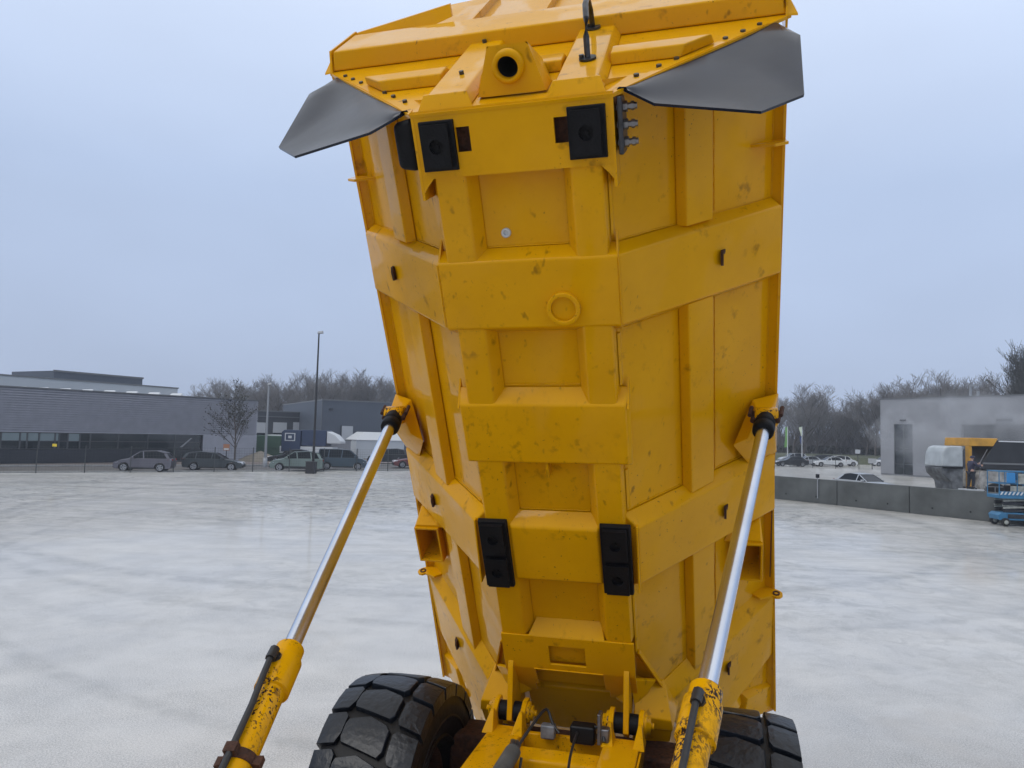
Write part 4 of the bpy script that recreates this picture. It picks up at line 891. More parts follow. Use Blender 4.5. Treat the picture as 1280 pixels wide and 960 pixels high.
# ---- cars
mat('car_glass', (.006, .008, .010), .10, spec=.28); mat('car_tyre', (.015, .015, .016), .7); mat('alloy', (.42, .43, .45), .3, .8); mat('head_light', (.75, .77, .8), .15); mat('tail_light', (.30, .015, .012), .25); mat('car_plastic', (.025, .026, .028), .6)
for nm, c_ in (('silver', (.13, .125, .15)), ('charcoal', (.035, .045, .05)), ('sage', (.17, .22, .20)), ('navy', (.045, .075, .10)), ('white', (.68, .70, .71)), ('red', (.16, .03, .03)), ('blackcar', (.02, .022, .025)), ('lightsilver', (.42, .44, .46))):
    mat('car_'+nm, c_, .35, .25 if nm != 'white' else 0, coat=.6, coatr=.06)
def make_car(kind, color, loc, rz, label, group=None, flip=False, pickup=False):
    """length axis x, nose at -x; sections lofted along the width"""
    P_ = dict(
        hatch=dict(L=4.15, W=1.80, H=1.55, hood=(.0, .62, .28, .80, .98, .99), roof=[(1.15, 1.0), (1.85, 1.50), (3.0, 1.55), (3.65, 1.40), (4.02, 1.02)]),
        estate=dict(L=4.65, W=1.80, H=1.46, roof=[(1.35, .93), (2.15, 1.40), (3.3, 1.46), (4.25, 1.38), (4.6, .98)]),
        suv=dict(L=4.35, W=1.85, H=1.62, roof=[(1.15, 1.05), (1.9, 1.56), (3.1, 1.62), (3.9, 1.50), (4.25, 1.08)]),
        van=dict(L=4.40, W=1.83, H=1.80, roof=[(.85, 1.10), (1.55, 1.72), (2.6, 1.80), (4.2, 1.78), (4.36, 1.08)]),
        sedan=dict(L=4.65, W=1.80, H=1.42, roof=[(1.5, .92), (2.25, 1.37), (3.1, 1.42), (3.7, 1.32), (4.2, .98)]),
        city=dict(L=3.7, W=1.65, H=1.52, roof=[(.85, 1.0), (1.45, 1.47), (2.6, 1.52), (3.35, 1.45), (3.6, 1.0)]))[kind]
    L_, W, H = P_['L'], P_['W'], P_['H']; rf = P_['roof']
    e = empty('parked_car', loc, rz, label, 'car', group)
    belt0, belt1 = rf[0], rf[-1]
    wb0, wb1, wr = L_*.19, L_*.80, .33
    def arch(xc): return [(xc-wr-.06, .22)]+[(xc+math.cos(a_)*(wr+.06), .33+math.sin(a_)*(wr+.06)) for a_ in [R(x) for x in range(165, 0, -30)]]+[(xc+wr+.06, .22)]
    low = [(.10, .24)]+arch(wb0)+arch(wb1)+[(L_-.08, .26)]
    top = [(L_, .55), (L_-.03, belt1[1]-.08), (belt1[0], belt1[1]), (L_*.5, (belt0[1]+belt1[1])/2+.01), (belt0[0], belt0[1]), (belt0[0]*.5, belt0[1]-.10), (.12, belt0[1]-.26), (.0, .50)]
    side = low+top; n = len(side)
    ws = [(-W/2, .965, .0), (-W/2+.06, 1.0, 0), (0, 1.0, 0), (W/2-.06, 1.0, 0), (W/2, .965, 0)]
    m = MB(); cz = .6; cx = L_/2; vs = []
    secs = [(-W/2, .93), (-W/2+.03, .985), (-W*.25, 1.0), (0, 1.012), (W*.25, 1.0), (W/2-.03, .985), (W/2, .93)]
    for y, s_ in secs:
        inset = 1 if abs(y) < W*.3 else s_
        for x, z in side: vs.append((cx+(x-cx)*(.985 if abs(y) > W*.45 else (1 if abs(y) > W*.2 else 1.008)), y, cz+(z-cz)*s_))
    fs = [(k*n+i, k*n+(i+1) % n, (k+1)*n+(i+1) % n, (k+1)*n+i) for k in range(len(secs)-1) for i in range(n)]
    m.add(vs, fs, True); m.add(vs[:n], [tuple(range(n))]); m.add(vs[-n:], [tuple(range(n))])
    bd = m.build('body', 'car_'+color, e); es = bd.modifiers.new('es', 'EDGE_SPLIT'); es.split_angle = R(50)
    # greenhouse
    def gh(inset_t, inset_b, zoff, sc):
        m = MB(); vs = []; kk = len(rf)
        for sg in (-1, 1):
            for i, (x, z) in enumerate(rf):
                tt = (z-belt0[1])/(H-belt0[1]); y = W/2-inset_b-(inset_t-inset_b)*max(0, min(1, tt)); vs.append((x, sg*y, z+zoff))
        return vs, kk
    vs, kk = gh(.24, .06, 0, 1)
    m = MB(); m.add(vs, [tuple(range(kk)), tuple(range(2*kk-1, kk-1, -1))]+[(i, i+1, kk+i+1, kk+i) for i in range(kk-1)])
    gl = m.build('windows', 'car_glass', e)
    m = MB(); vs, kk = gh(.235, .055, .012, 1)
    v2 = [vs[i] for i in (1, 2, 3)]+[vs[kk+i] for i in (1, 2, 3)]
    m.hexa([v2[0], v2[1], v2[4], v2[3]], [(x, y, z+.03) for x, y, z in (v2[0], v2[1], v2[4], v2[3])]); m.hexa([v2[1], v2[2], v2[5], v2[4]], [(x, y, z+.03) for x, y, z in (v2[1], v2[2], v2[5], v2[4])])
    rp = m.build('roof', 'car_'+color, e, bevel=.02)
    def bar(p, q_, w_):
        for sg in (-1, 1):
            m = MB()
            def Y(z): tt = max(0, min(1, (z-belt0[1])/(H-belt0[1]))); return sg*(W/2-.05-.18*tt)
            a_ = [(p[0]-w_, Y(p[1]), p[1]), (p[0]+w_, Y(p[1]), p[1]), (q_[0]+w_, Y(q_[1]), q_[1]), (q_[0]-w_, Y(q_[1]), q_[1])]
            m.hexa(a_, [(x, y+sg*.012, z) for x, y, z in a_]); m.build('pillar', 'car_'+color, e)
    bar(rf[0], (rf[1][0], rf[1][1]), .05); bar((L_*.52, belt0[1]), (L_*.50, H-.03), .04); bar((rf[4][0]-.12, rf[4][1]), (rf[3][0]-.02, rf[3][1]), .11 if kind != 'van' else .05)
    if kind in ('estate', 'van', 'suv'): bar((L_*.78, belt0[1]), (L_*.76, H-.05), .04)
    for x in (wb0, wb1):
        for sg in (-1, 1):
            m = MB(); y = sg*(W/2-.2); m.lathe((x, y-sg*.02, wr), (0, sg, 0), [(0, .2), (0, wr-.03), (.03, wr), (.19, wr), (.215, wr-.04), (.20, .2)], 24, True, False)
            w_ = m.build('wheel', 'car_tyre', e)
            m = MB(); yy = sg*(W/2-.015)
            m.ring((x, yy-sg*.02, wr), (0, sg, 0), .185, .225, .02, 20)
            for k in range(5):
                a_ = k*2*math.pi/5; c2, s2 = math.cos(a_), math.sin(a_)
                m.hexa([(x+c2*.03-s2*.028, yy-sg*.02, wr+s2*.03+c2*.028), (x+c2*.03+s2*.028, yy-sg*.02, wr+s2*.03-c2*.028), (x+c2*.20+s2*.045, yy-sg*.02, wr+s2*.20-c2*.045), (x+c2*.20-s2*.045, yy-sg*.02, wr+s2*.20+c2*.045)],
                       [(x+c2*.03-s2*.028, yy, wr+s2*.03+c2*.028), (x+c2*.03+s2*.028, yy, wr+s2*.03-c2*.028), (x+c2*.20+s2*.045, yy, wr+s2*.20-c2*.045), (x+c2*.20-s2*.045, yy, wr+s2*.20+c2*.045)])
            m.build('rim', 'alloy', w_)
    for sg in (-1, 1):
        m = MB(); m.hexa([(.03, sg*(W/2-.42), .60), (.22, sg*(W/2-.015), .62), (.42, sg*(W/2-.0), .72), (.10, sg*(W/2-.40), .70)], [(.0, sg*(W/2-.42), .62), (.20, sg*(W/2+.005), .64), (.40, sg*(W/2+.012), .74), (.08, sg*(W/2-.40), .72)]); m.build('headlight', 'head_light', e)
        m = MB(); m.hexa([(L_-.02, sg*(W/2-.35), .85), (L_-.30, sg*(W/2-.0), .86), (L_-.25, sg*(W/2-.0), 1.0), (L_-.02, sg*(W/2-.33), .98)], [(L_+.02, sg*(W/2-.35), .85), (L_-.30, sg*(W/2+.012), .86), (L_-.25, sg*(W/2+.012), 1.0), (L_+.02, sg*(W/2-.33), .98)]); m.build('tail_light', 'tail_light', e)
        m = MB(); m.box(belt0[0]+.18, belt0[0]+.36, sg*(W/2-.02), sg*(W/2+.17), belt0[1]-.0, belt0[1]+.13); m.build('mirror', 'car_'+color, e, bevel=.03)
        m = MB(); m.box(wb0+wr+.08, wb1-wr-.08, sg*(W/2-.02), sg*(W/2+.008), .22, .34 if kind != 'suv' else .42); m.build('sill', 'car_plastic', e)
    m = MB(); m.box(-.015, .1, -W*.36, W*.36, .30, .52); m.build('grille', 'car_plastic', e)
    return e
carA = R(27)
GR = 'cars parked along the fence'
def cpos(px, py, L_, rz, back=False):
    p = g(px, py); return p
make_car('hatch', 'silver', g(144, 588.5), carA, 'silver-grey hatchback parked nose left in front of the ribbon windows', GR)
p = g(305, 588.5)
c2_ = make_car('estate', 'charcoal', p, carA+math.pi, 'dark charcoal estate car parked below the bare tree', GR)
make_car('suv', 'sage', g(337, 588), carA, 'pale green crossover parked at the foot of the tall black lamp post', GR)
make_car('van', 'navy', g(459, 587.5), carA+math.pi, 'dark blue passenger van parked just left of the hoist cylinder', GR)
make_car('sedan', 'red', atg(492, 72), R(30), 'dark red car seen between the cylinder rod and the dump body', GR)
make_car('suv', 'blackcar', atg(461, 80), R(20), 'black car parked behind the dark blue van', 'cars parked behind the fence row')
make_car('sedan', 'blackcar', atg(337, 74), R(20), 'low black car behind the pale green crossover', 'cars parked behind the fence row')
GR2 = 'cars in the far right car park'
make_car('suv', 'lightsilver', atg(974, 121), R(15), 'silver car furthest left in the far car park, under the green flag', GR2)
make_car('estate', 'blackcar', atg(1007, 122), R(15), 'black car at the back of the far car park behind the flagpoles', GR2)
make_car('sedan', 'lightsilver', atg(988, 110), R(15), 'light silver car in the near row at the foot of the second flagpole', GR2)
make_car('sedan', 'white', atg(1016, 109), R(12), 'white low car in the near row left of the small white hatchback', GR2)
make_car('city', 'white', atg(1070, 114), R(12)+math.pi, 'small upright white hatchback in the far car park', GR2)
make_car('sedan', 'blackcar', atg(968, 106), R(15), 'dark car half hidden by the edge of the dump body in the far car park', GR2)
make_car('hatch', 'white', atg(1089, 118), R(12), 'white car mostly hidden behind the left corner of the grey wash hall', GR2)
make_car('sedan', 'lightsilver', atg(1117, 51), R(128), 'pale silver saloon just behind the concrete wall', 'car behind the concrete wall')
# ---- trees
mat('bark', (.10, .085, .075), .9); mat('twig', (.21, .20, .195), .95); mat('bark_far', (.16, .15, .145), .95)  # twig grey paled so far trees fade; haze put into the colour
def tree_mesh(seed, H, spread, levels, r0, kids, rt, up_=.35, first=.22, leaf=0):
    rnd = random.Random(seed); tr, cr_ = MB(), MB()
    def seg(mb, a, b2, ra, rb, n):
        d = (b2-a).normalized(); ref = Vector((0, 0, 1)) if abs(d.z) < .9 else Vector((1, 0, 0)); u_ = d.cross(ref).normalized(); v_ = d.cross(u_)
        vs = []
        for p, r_ in ((a, ra), (b2, rb)):
            for j in range(n):
                q = 2*math.pi*j/n; vs.append(p+u_*(r_*math.cos(q))+v_*(r_*math.sin(q)))
        mb.add(vs, [(j, (j+1) % n, n+(j+1) % n, n+j) for j in range(n)], True)
    def grow(p, d, L_, r_, lv):
        k = 3 if lv < 2 else 2; pts = [p]; dd = d.copy()
        for i in range(k):
            dd = (dd+Vector((rnd.uniform(-.18, .18), rnd.uniform(-.18, .18), rnd.uniform(-.05, .16)*up_*2))).normalized(); pts.append(pts[-1]+dd*(L_/k))
        for i in range(k):
            ra = r_*(1-.45*i/k); rb = r_*(1-.45*(i+1)/k)
            seg(tr if lv < 2 else cr_, pts[i], pts[i+1], max(ra, rt), max(rb, rt), 6 if lv < 1 else 4 if lv < 2 else 3)
        if lv >= levels: return
        nk = kids[lv]
        for j in range(nk):
            t = first+(1-first)*(j+rnd.random()*.8)/nk if lv == 0 else .25+.75*(j+rnd.random())/nk
            t = min(t, .999); k2 = t*k; i = int(k2); base = pts[i].lerp(pts[i+1], k2-i)
            az = rnd.uniform(0, 6.283) if lv else j*2.4+rnd.uniform(-.4, .4)
            axis = Vector((math.cos(az), math.sin(az), 0)); nd = (dd*rnd.uniform(.45, .9)+axis*spread*rnd.uniform(.7, 1.2)+Vector((0, 0, up_*rnd.random()))).normalized()
            grow(base, nd, L_*rnd.uniform(.42, .66)*(1.15-.45*t if lv == 0 else 1), r_*.42*(1.1-.3*t), lv+1)
    grow(Vector((0, 0, 0)), Vector((0, 0, 1)), H*.72, r0, 0)
    if leaf:
        base = [Vector(v) for v in cr_.v]; 
        for i in range(leaf):
            c_ = rnd.choice(base)+Vector((rnd.uniform(-.25, .25), rnd.uniform(-.25, .25), rnd.uniform(-.2, .2))); s_ = rnd.uniform(.04, .09)
            a_ = Vector((rnd.uniform(-1, 1), rnd.uniform(-1, 1), rnd.uniform(-1, 1))).normalized(); b3 = a_.orthogonal().normalized()
            cr_.add([c_-a_*s_-b3*s_*.6, c_+a_*s_-b3*s_*.6, c_+a_*s_+b3*s_*.6, c_-a_*s_+b3*s_*.6], [(0, 1, 2, 3)])
    return tr, cr_
def make_tree(name, loc, rz, args, label, group=None, mt='bark', mc='twig'):
    tr, cr_ = tree_mesh(*args[:-1], leaf=args[-1]) if isinstance(args[-1], int) and len(args) > 9 else tree_mesh(*args)
    e = empty(name, loc, rz, label, 'tree', group); tr.build('trunk', mt, e); cr_.build('crown', mc, e); return e
mat('dry_leaf', (.055, .055, .045), .8)
st = make_tree('street_tree', g(293, 583), .3, (11, 6.2, .70, 4, .09, (12, 5, 4, 3), .007, .35, .28, 500), 'small bare street tree in front of the shingled wall', None, 'bark', 'dry_leaf')
protos = [make_tree('bare_tree', (0, 0, 0), 0, (s, 15, .62, 4, .26, (12, 7, 6, 5), .022, .45, .25), None) for s in (3, 8, 21, 34)]
rnd = random.Random(4)
def plant(i, loc, h, label, group):
    src = protos[i % 4]; e = copy_tree(src); e.location = loc; e.rotation_euler = (0, 0, rnd.uniform(0, 6.28)); s_ = h/15.5; e.scale = (s_*rnd.uniform(1.0, 1.25),)*2+(s_,)
    e['label'] = label; e['group'] = group; e['category'] = 'tree'; e.name = 'bare_tree'
GL = 'bare trees behind the left buildings'; GRt = 'bare trees beyond the right car park'; GB = 'bare trees behind the grey wash hall'
k = 0
for px, top, D in ((262, 487, 150), (277, 484, 145), (293, 479, 150), (308, 482, 158), (322, 484, 150), (336, 480, 160), (350, 482, 150), (364, 479, 158), (378, 476, 150), (392, 474, 155), (405, 475, 150), (418, 478, 160), (431, 478, 150), (444, 475, 152), (457, 474, 150), (470, 478, 158), (483, 481, 150), (497, 484, 155)):
    p = atg(px, D); h = at(px, top, D).z; plant(k, p, h, 'bare grey winter tree in the row behind the loading docks and halls', GL); k += 1
for px, top, D in ((978, 500, 170), (992, 497, 150), (1004, 489, 140), (1018, 500, 150), (1032, 510, 160), (1045, 512, 150), (1057, 513, 165), (1069, 508, 150), (1082, 497, 145), (1094, 489, 140), (1105, 488, 145), (1118, 492, 150)):
    p = atg(px, D); h = at(px, top, D).z; plant(k, p, h, 'bare grey winter tree at the edge of the wood beyond the far car park', GRt); k += 1
for px, top, D in ((1137, 490, 150), (1168, 481, 130), (1180, 476, 125), (1193, 486, 140), (1205, 481, 130), (1219, 482, 128), (1233, 481, 135), (1247, 484, 130), (1262, 481, 130)):
    p = atg(px, D); h = at(px, top, D).z; plant(k, p, h, 'bare winter tree showing above the roof of the grey wash hall', GB); k += 1
for px, top, D in ((1278, 458, 110), (1296, 455, 112)):
    pass
for o in protos:
    for c_ in list(o.children): bpy.data.objects.remove(c_)
    bpy.data.objects.remove(o)
et = make_tree('tall_tree', atg(1302, 108), 1.0, (81, 15.5, .30, 4, .26, (30, 9, 6, 4), .022, .5, .12, 9000), 'tall dense dark tree at the right edge above the wash hall', None, 'bark', 'dry_leaf')
# far wood as one mass
def wood(name, cols, label):
    m = MB(); rn = random.Random(9)
    for px, D, h in cols:
        p = atg(px, D); 
        for i in range(46):
            b0 = p+Vector((rn.uniform(-2.6, 2.6), rn.uniform(-4, 4), 0)); z0 = rn.uniform(0, h*.55); L_ = rn.uniform(.2, .5)*h; d = Vector((rn.uniform(-.4, .4), rn.uniform(-.4, .4), 1)).normalized()
            a0 = b0+Vector((0, 0, z0)); b1 = a0+d*min(L_, h-z0); r_ = rn.uniform(.03, .10); s_ = Vector((r_, 0, 0)); s2 = Vector((0, r_, 0))
            m.add([a0-s_, a0+s_, b1+s_*.3, b1-s_*.3], [(0, 1, 2, 3)]); m.add([a0-s2, a0+s2, b1+s2*.3, b1-s2*.3], [(0, 1, 2, 3)])
    o = m.build(name, 'bark_far'); tag(o, label, 'woodland', kind='stuff')
rn = random.Random(2)
wood('distant_wood', [(px+rn.uniform(-5, 5), rn.uniform(150, 215), rn.uniform(6, 9.5)) for px in range(240, 520, 3)], 'grey mass of bare trunks and branches behind the left halls')
wood('distant_wood', [(px+rn.uniform(-5, 5), rn.uniform(150, 215), rn.uniform(5.5, 9.5)) for px in list(range(900, 1118, 2))], 'grey mass of bare trunks and undergrowth beyond the far right car park')
# hedge line in front of the wood, right
m = MB(); rn = random.Random(6)
for i in range(2600):
    px = rn.uniform(930, 1115); p = atg(px, rn.uniform(152, 160)); z = rn.uniform(0, 2.6); s_ = rn.uniform(.1, .3); a_ = rn.uniform(0, 3.14)
    d = Vector((math.cos(a_)*s_, math.sin(a_)*s_, 0)); u_ = Vector((0, 0, s_)); c_ = p+Vector((0, 0, z)); m.add([c_-d-u_, c_+d-u_, c_+d+u_, c_-d+u_], [(0, 1, 2, 3)])
mat('hedge', (.06, .06, .045), .95); tag(m.build('undergrowth', 'hedge'), 'low brown undergrowth along the foot of the wood on the right', 'undergrowth', kind='stuff')
# ---- flags
mat('flag_green', (.16, .35, .10), .7); mat('flag_white', (.6, .66, .5), .7); mat('flag_blue', (.03, .05, .16), .7)
for px, lab, mt in ((984.5, 'white pole flying a long narrow green banner, left of the two', 'flag_green'), (1002.5, 'white pole flying a pale and blue banner, right of the two', 'flag_white')):
    D = 118; e = empty('flagpole', atg(px, D), R(15), lab, 'flagpole', 'flagpoles in the far car park'); s_ = D/924
    H_ = at(px, 533, D).z
    m = MB(); m.tube([(0, 0, 0), (0, 0, H_)], [.075, .05], 8); m.build('pole', 'white_roof', e)
    z1 = H_-.1; z0 = H_-(3.3 if mt == 'flag_green' else 1.5); m = MB(); n = 8; vs = []
    for i in range(n+1):
        t = i/n; wdt = -.42*(1-.2*math.sin(t*5)) if mt == 'flag_green' else -.50*(1-t*.7); vs += [(-.05, 0, z1+(z0-z1)*t), (wdt, .08*math.sin(t*7), z1+(z0-z1)*t-.05)]
    m.add(vs, [(2*i, 2*i+1, 2*i+3, 2*i+2) for i in range(n)]); fl = m.build('flag', mt, e); sd_ = fl.modifiers.new('s', 'SOLIDIFY'); sd_.thickness = .02
    if mt != 'flag_green':
        m = MB(); m.hexa([(-.08, .01, z0), (-.35, .05, z0-.1), (-.22, .05, z0-1.3), (-.06, .01, z0-1.2)], [(-.08, .03, z0), (-.35, .07, z0-.1), (-.22, .07, z0-1.3), (-.06, .03, z0-1.2)]); m.build('flag_tail', 'flag_blue', e)
fence('fence', atg(960, 104), atg(1103, 100), 1.7, 2.7, 'low dark bar fence in front of the far right car park', .35)
# signboards near the car park
for px, y0, y1, D, lab in ((1072, 562, 567, 116, 'small white board on a post at the edge of the far car park'), (1090, 573, 579, 103, 'larger white notice board near the corner of the grey wash hall')):
    e = empty('notice_board', atg(px, D), R(12), lab, 'sign'); zt = at(px, y0, D).z; zb_ = at(px, y1, D).z; w_ = (3 if px == 1072 else 5)*D/924
    m = MB(); m.box(-w_, w_, -.03, 0, zb_, zt); m.build('board', 'loading_door', e); m = MB(); m.box(-.04, .04, 0, .06, 0, zt); m.build('post', 'black_metal', e)
# ---- grey wash hall on the right
F5 = Facade(g(1101, 593), atg(1280, 73))
rb = empty('industrial_hall', F5.P0, F5.a, 'large plain light grey hall with an open bay and tall glazed double door', 'building')
X1 = F5.x(1420); zt = F5.uz(1101, 500)[1]; T_ = .3
xg0 = F5.x(1203); zg = F5.uz(1203, 531)[1]; xd0, xd1 = F5.x(1117.5), F5.x(1141); zd = F5.uz(1128, 530)[1]; xg1 = F5.x(1330)
m = MB()
m.box(0, xd0, 0, T_, 0, zt); m.box(xd1, xg0, 0, T_, 0, zt); m.box(xd0, xd1, 0, T_, zd, zt); m.box(xg0, xg1, 0, T_, zg, zt); m.box(xg1, X1, 0, T_, 0, zt)
m.box(0, T_, T_, 18, 0, zt); m.box(X1-T_, X1, T_, 18, 0, zt); m.box(0, X1, 18, 18.3, 0, zt); m.box(T_, X1-T_, T_, 18, zt-.5, zt-.2)
m.build('wall', 'grey_clad', rb)
m = MB(); m.box(-.05, X1, -.06, 18.35, zt, zt+.14); m.build('coping', 'trim', rb)
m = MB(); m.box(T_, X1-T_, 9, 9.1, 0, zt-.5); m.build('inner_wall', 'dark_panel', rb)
m = MB(); m.box(xd0+.03, xd1-.03, .12, .14, .05, zd-.03); dr_ = m.build('double_door', 'glass_dark', rb)
m = MB(); zmid = F5.uz(1128, 563.5)[1]
for x in (xd0, (xd0+xd1)/2-.04, xd1-.09): m.box(x, x+.09, .06, .12, 0, zd)
for z in (.0, zmid*.45, zmid, zmid+.25, zd-.1): m.box(xd0+.09, xd1-.09, .065, .115, z, z+.08)
m.build('door_frame', 'window_frame', dr_)
m = MB(); m.box(xd0-.1, xd1+.1, -.9, -.02, .0, .05); m.build('threshold', 'concrete_grey', rb)
m = MB(); m.box(xd0+.9, xd0+1.5, -.25, 0, zd+.35, zd+.5); m.build('door_lamp', 'black_metal', rb)
m = MB(); x = F5.x(1257); m.box(x-.7, x+.7, -.3, 0, zg+.35, zg+.6); m.build('bay_lamp', 'black_metal', rb)
m = MB(); m.box(xg0-.12, xg0, -.05, -.001, 0, zg+.1); m.box(xg0, xg1, -.05, -.001, zg, zg+.1); m.build('bay_frame', 'trim', rb)
m = MB(); x = F5.x(1204); m.box(x-.5, x-.3, 2, 2.2, zt, zt+1.3); m.box(x+.3, x+.5, 2, 2.2, zt, zt+.8); m.box(x-.5, x+.5, 2, 2.2, zt+1.3, zt+1.5); m.build('roof_vent', 'galv', rb)
m = MB(); m.box(.1, X1, -.04, -.003, 0, .18); m.build('base_strip', 'trim', rb)
# ---- concrete retaining wall: precast blocks
def conc():
    m = mat('cast_concrete', (.15, .148, .138), .75, bump=(8, .3)); t = m.node_tree; b = t.nodes['Principled BSDF']; L = t.links
    tcn = t.nodes.new('ShaderNodeTexCoord'); n = t.nodes.new('ShaderNodeTexNoise'); n.inputs['Scale'].default_value = .9; n.inputs['Detail'].default_value = 7; L.new(tcn.outputs['Object'], n.inputs['Vector'])
    cr_ = t.nodes.new('ShaderNodeValToRGB'); cr_.color_ramp.elements[0].position = .3; cr_.color_ramp.elements[0].color = (.062, .066, .062, 1); cr_.color_ramp.elements[1].position = .7; cr_.color_ramp.elements[1].color = (.115, .122, .118, 1)
    L.new(n.outputs[0], cr_.inputs[0]); L.new(cr_.outputs[0], b.inputs['Base Color'])
conc()
F6 = Facade(g(975, 624), g(1245, 653))
seams = [(-30, 'hidden'), (46.0, '')]
xs = [F6.x(880), F6.x(960), F6.x(1046), F6.x(1136), F6.x(1245), F6.x(1400)]
labs = ['grey precast concrete wall block furthest left, mostly behind the dump body', 'grey precast concrete wall block emerging from behind the dump body', 'grey precast concrete wall block in front of the pale silver saloon', 'long grey precast concrete wall block left of the blue scissor lift', 'grey precast concrete wall block behind the blue scissor lift']
ths = [F6.uz(1046, 600.5)[1]]
HW = 1.42
for i in range(5):
    d = Vector((math.cos(F6.a), math.sin(F6.a), 0)); x0, x1 = xs[i]+.02, xs[i+1]-.02
    e = empty('concrete_wall_block', F6.P0+d*x0, F6.a, labs[i], 'concrete wall', 'concrete wall blocks')
    L_ = x1-x0; m = MB(); m.prism([(0, 0), (0, HW), (.35, HW), (.35, .3), (1.2, .2), (1.2, 0)], 0, L_, ax=0); m.build('block', 'cast_concrete', e, bevel=.02)
    for fx in (.28, .72):
        m = MB(); m.lathe((L_*fx, -.004, .38), (0, 1, 0), [(0, .05), (.01, .05)], 12); m.build('lifting_socket', 'black', e)
e = empty('post', F6.P0+Vector((math.cos(F6.a), math.sin(F6.a), 0))*F6.x(1021.5)+Vector((0, -.15, 0)), F6.a, 'thin pale post with a dark cap standing against the concrete wall', 'post')
m = MB(); m.tube([(0, 0, .3), (0, 0, 1.5)], .035, 8); m.build('pole', 'galv', e); m = MB(); m.box(-.1, .1, -.04, .04, 1.5, 1.72); m.build('cap', 'black', e)
# ---- machine being washed behind the wall
mat('dirty_white', (.42, .45, .46), .4, noise=(2, .2)); mat('splash_grey', (.10, .105, .11), .6, noise=(2.5, .9)); mat('old_yellow', (.55, .28, .03), .5, noise=(2, .25)); mat('skip_dark', (.022, .024, .028), .45, noise=(1.2, .4)); mat('stone_dirt', (.32, .31, .29), .8, noise=(3, .55)); mat('wood_brown', (.14, .09, .05), .8)
ra = R(15); s42 = 42/924
def Mx(px): return (px-1200)*s42
def Mz(py): return HC+(558-py)*s42
bp_ = atg(1200, 42)
mc = empty('dump_truck', bp_+Vector((.4, 2.5, 0)), ra, 'yellow and black dump truck being hosed down behind the concrete wall', 'dump truck')
k_ = 45/42.
def kx(px): return (px-1200)*45/924
def kz(py): return HC+(558.3-py)*45/924
m = MB(); m.prism([(kx(1236), kz(551)), (kx(1320), kz(550)), (kx(1320), kz(586)), (kx(1219), kz(586)), (kx(1222), kz(574))], -1.2, 1.4, ax=1); sk = m.build('skip_body', 'skip_dark', mc, bevel=.05)
m = MB(); m.box(kx(1238), kx(1320), -1.28, -1.2, kz(553), kz(551.5)); m.build('skip_rail', 'lorry_white', sk)
m = MB(); m.box(kx(1219), kx(1320), -1.26, -1.2, kz(580), kz(578)); m.build('skip_rib', 'trim', sk)
m = MB(); m.prism([(kx(1202), kz(559)), (kx(1203), kz(549)), (kx(1208), kz(549)), (kx(1237), kz(549)), (kx(1231), kz(558.5))], -1.3, 1.2, ax=1); m.build('canopy', 'old_yellow', mc, bevel=.04)
m = MB(); m.box(kx(1202), kx(1206), -1.25, -.9, .3, kz(559)); m.box(kx(1202), kx(1206), .8, 1.1, .3, kz(559)); m.build('canopy_post', 'old_yellow', mc, bevel=.03)
m = MB(); m.prism([(kx(1217), .9), (kx(1216), kz(592)), (kx(1220), kz(587.5)), (kx(1250), kz(587.5)), (kx(1256), .9)], -1.1, .9, ax=1); m.build('belly_tank', 'stone_dirt', mc, bevel=.06)
m = MB(); m.box(kx(1212), kx(1320), -.5, .5, .6, 1.2); m.build('chassis', 'skip_dark', mc)
for x in (1235, 1290):
    for y in (-1.25, .8): m = MB(); m.lathe((kx(x), y, .75), (0, 1, 0), [(0, .35), (0, .7), (.06, .75), (.4, .75), (.45, .7), (.45, .35)], 28); m.build('wheel', 'tyre_side', mc)
m = MB()
for z in (.5, .9, 1.3): m.box(kx(1217), kx(1250), -1.6, -1.56, z, z+.04)
for px in (1217, 1228, 1239, 1250): m.box(kx(px), kx(px)+.04, -1.6, -1.56, .2, 1.34)
m.build('step_rail', 'trim', mc)
wt = empty('engine_cover', bp_+Vector((0, 1.2, 0)), ra, 'white rounded cover with dirt-splashed grey lower half beside the yellow canopy', 'machine cover')
m = MB(); m.prism([(Mx(1173), Mz(585.5)), (Mx(1174.5), Mz(568)), (Mx(1178), Mz(561)), (Mx(1184), Mz(559)), (Mx(1200.5), Mz(559)), (Mx(1200.5), Mz(585.5))], -.9, .9, ax=1); m.build('cover', 'dirty_white', wt, bevel=.10, seg=3)
m = MB(); m.prism([(Mx(1173), Mz(586)), (Mx(1175), Mz(594)), (Mx(1185), Mz(604)), (Mx(1190), 0.15), (Mx(1200.5), 0.15), (Mx(1200.5), Mz(586))], -.85, .85, ax=1); m.build('lower_housing', 'splash_grey', wt, bevel=.04)
m = MB(); m.box(Mx(1174.5), Mx(1200), -.93, -.86, Mz(587.5), Mz(585.5)); m.build('seal_strip', 'black', wt)
for x in (1192, 1197): m = MB(); m.lathe((Mx(x), -.9, .3), (0, 1, 0), [(0, .3), (.2, .3)], 16); m.build('wheel', 'black', wt)
# platform the person stands on
pf = atg(1213, 40); ZP = HC+(557.2-611)*40/924
e = empty('work_platform', pf, ra, 'small pale work platform under the person with the spray lance', 'platform')
m = MB(); m.box(-.5, .5, -.35, .35, ZP-.06, ZP); m.build('deck', 'loading_door', e); 
for x in (-.45, .45):
    for y in (-.3, .3): m = MB(); m.tube([(x, y, 0), (x, y, ZP-.06)], .025, 8); m.build('leg', 'galv', e)
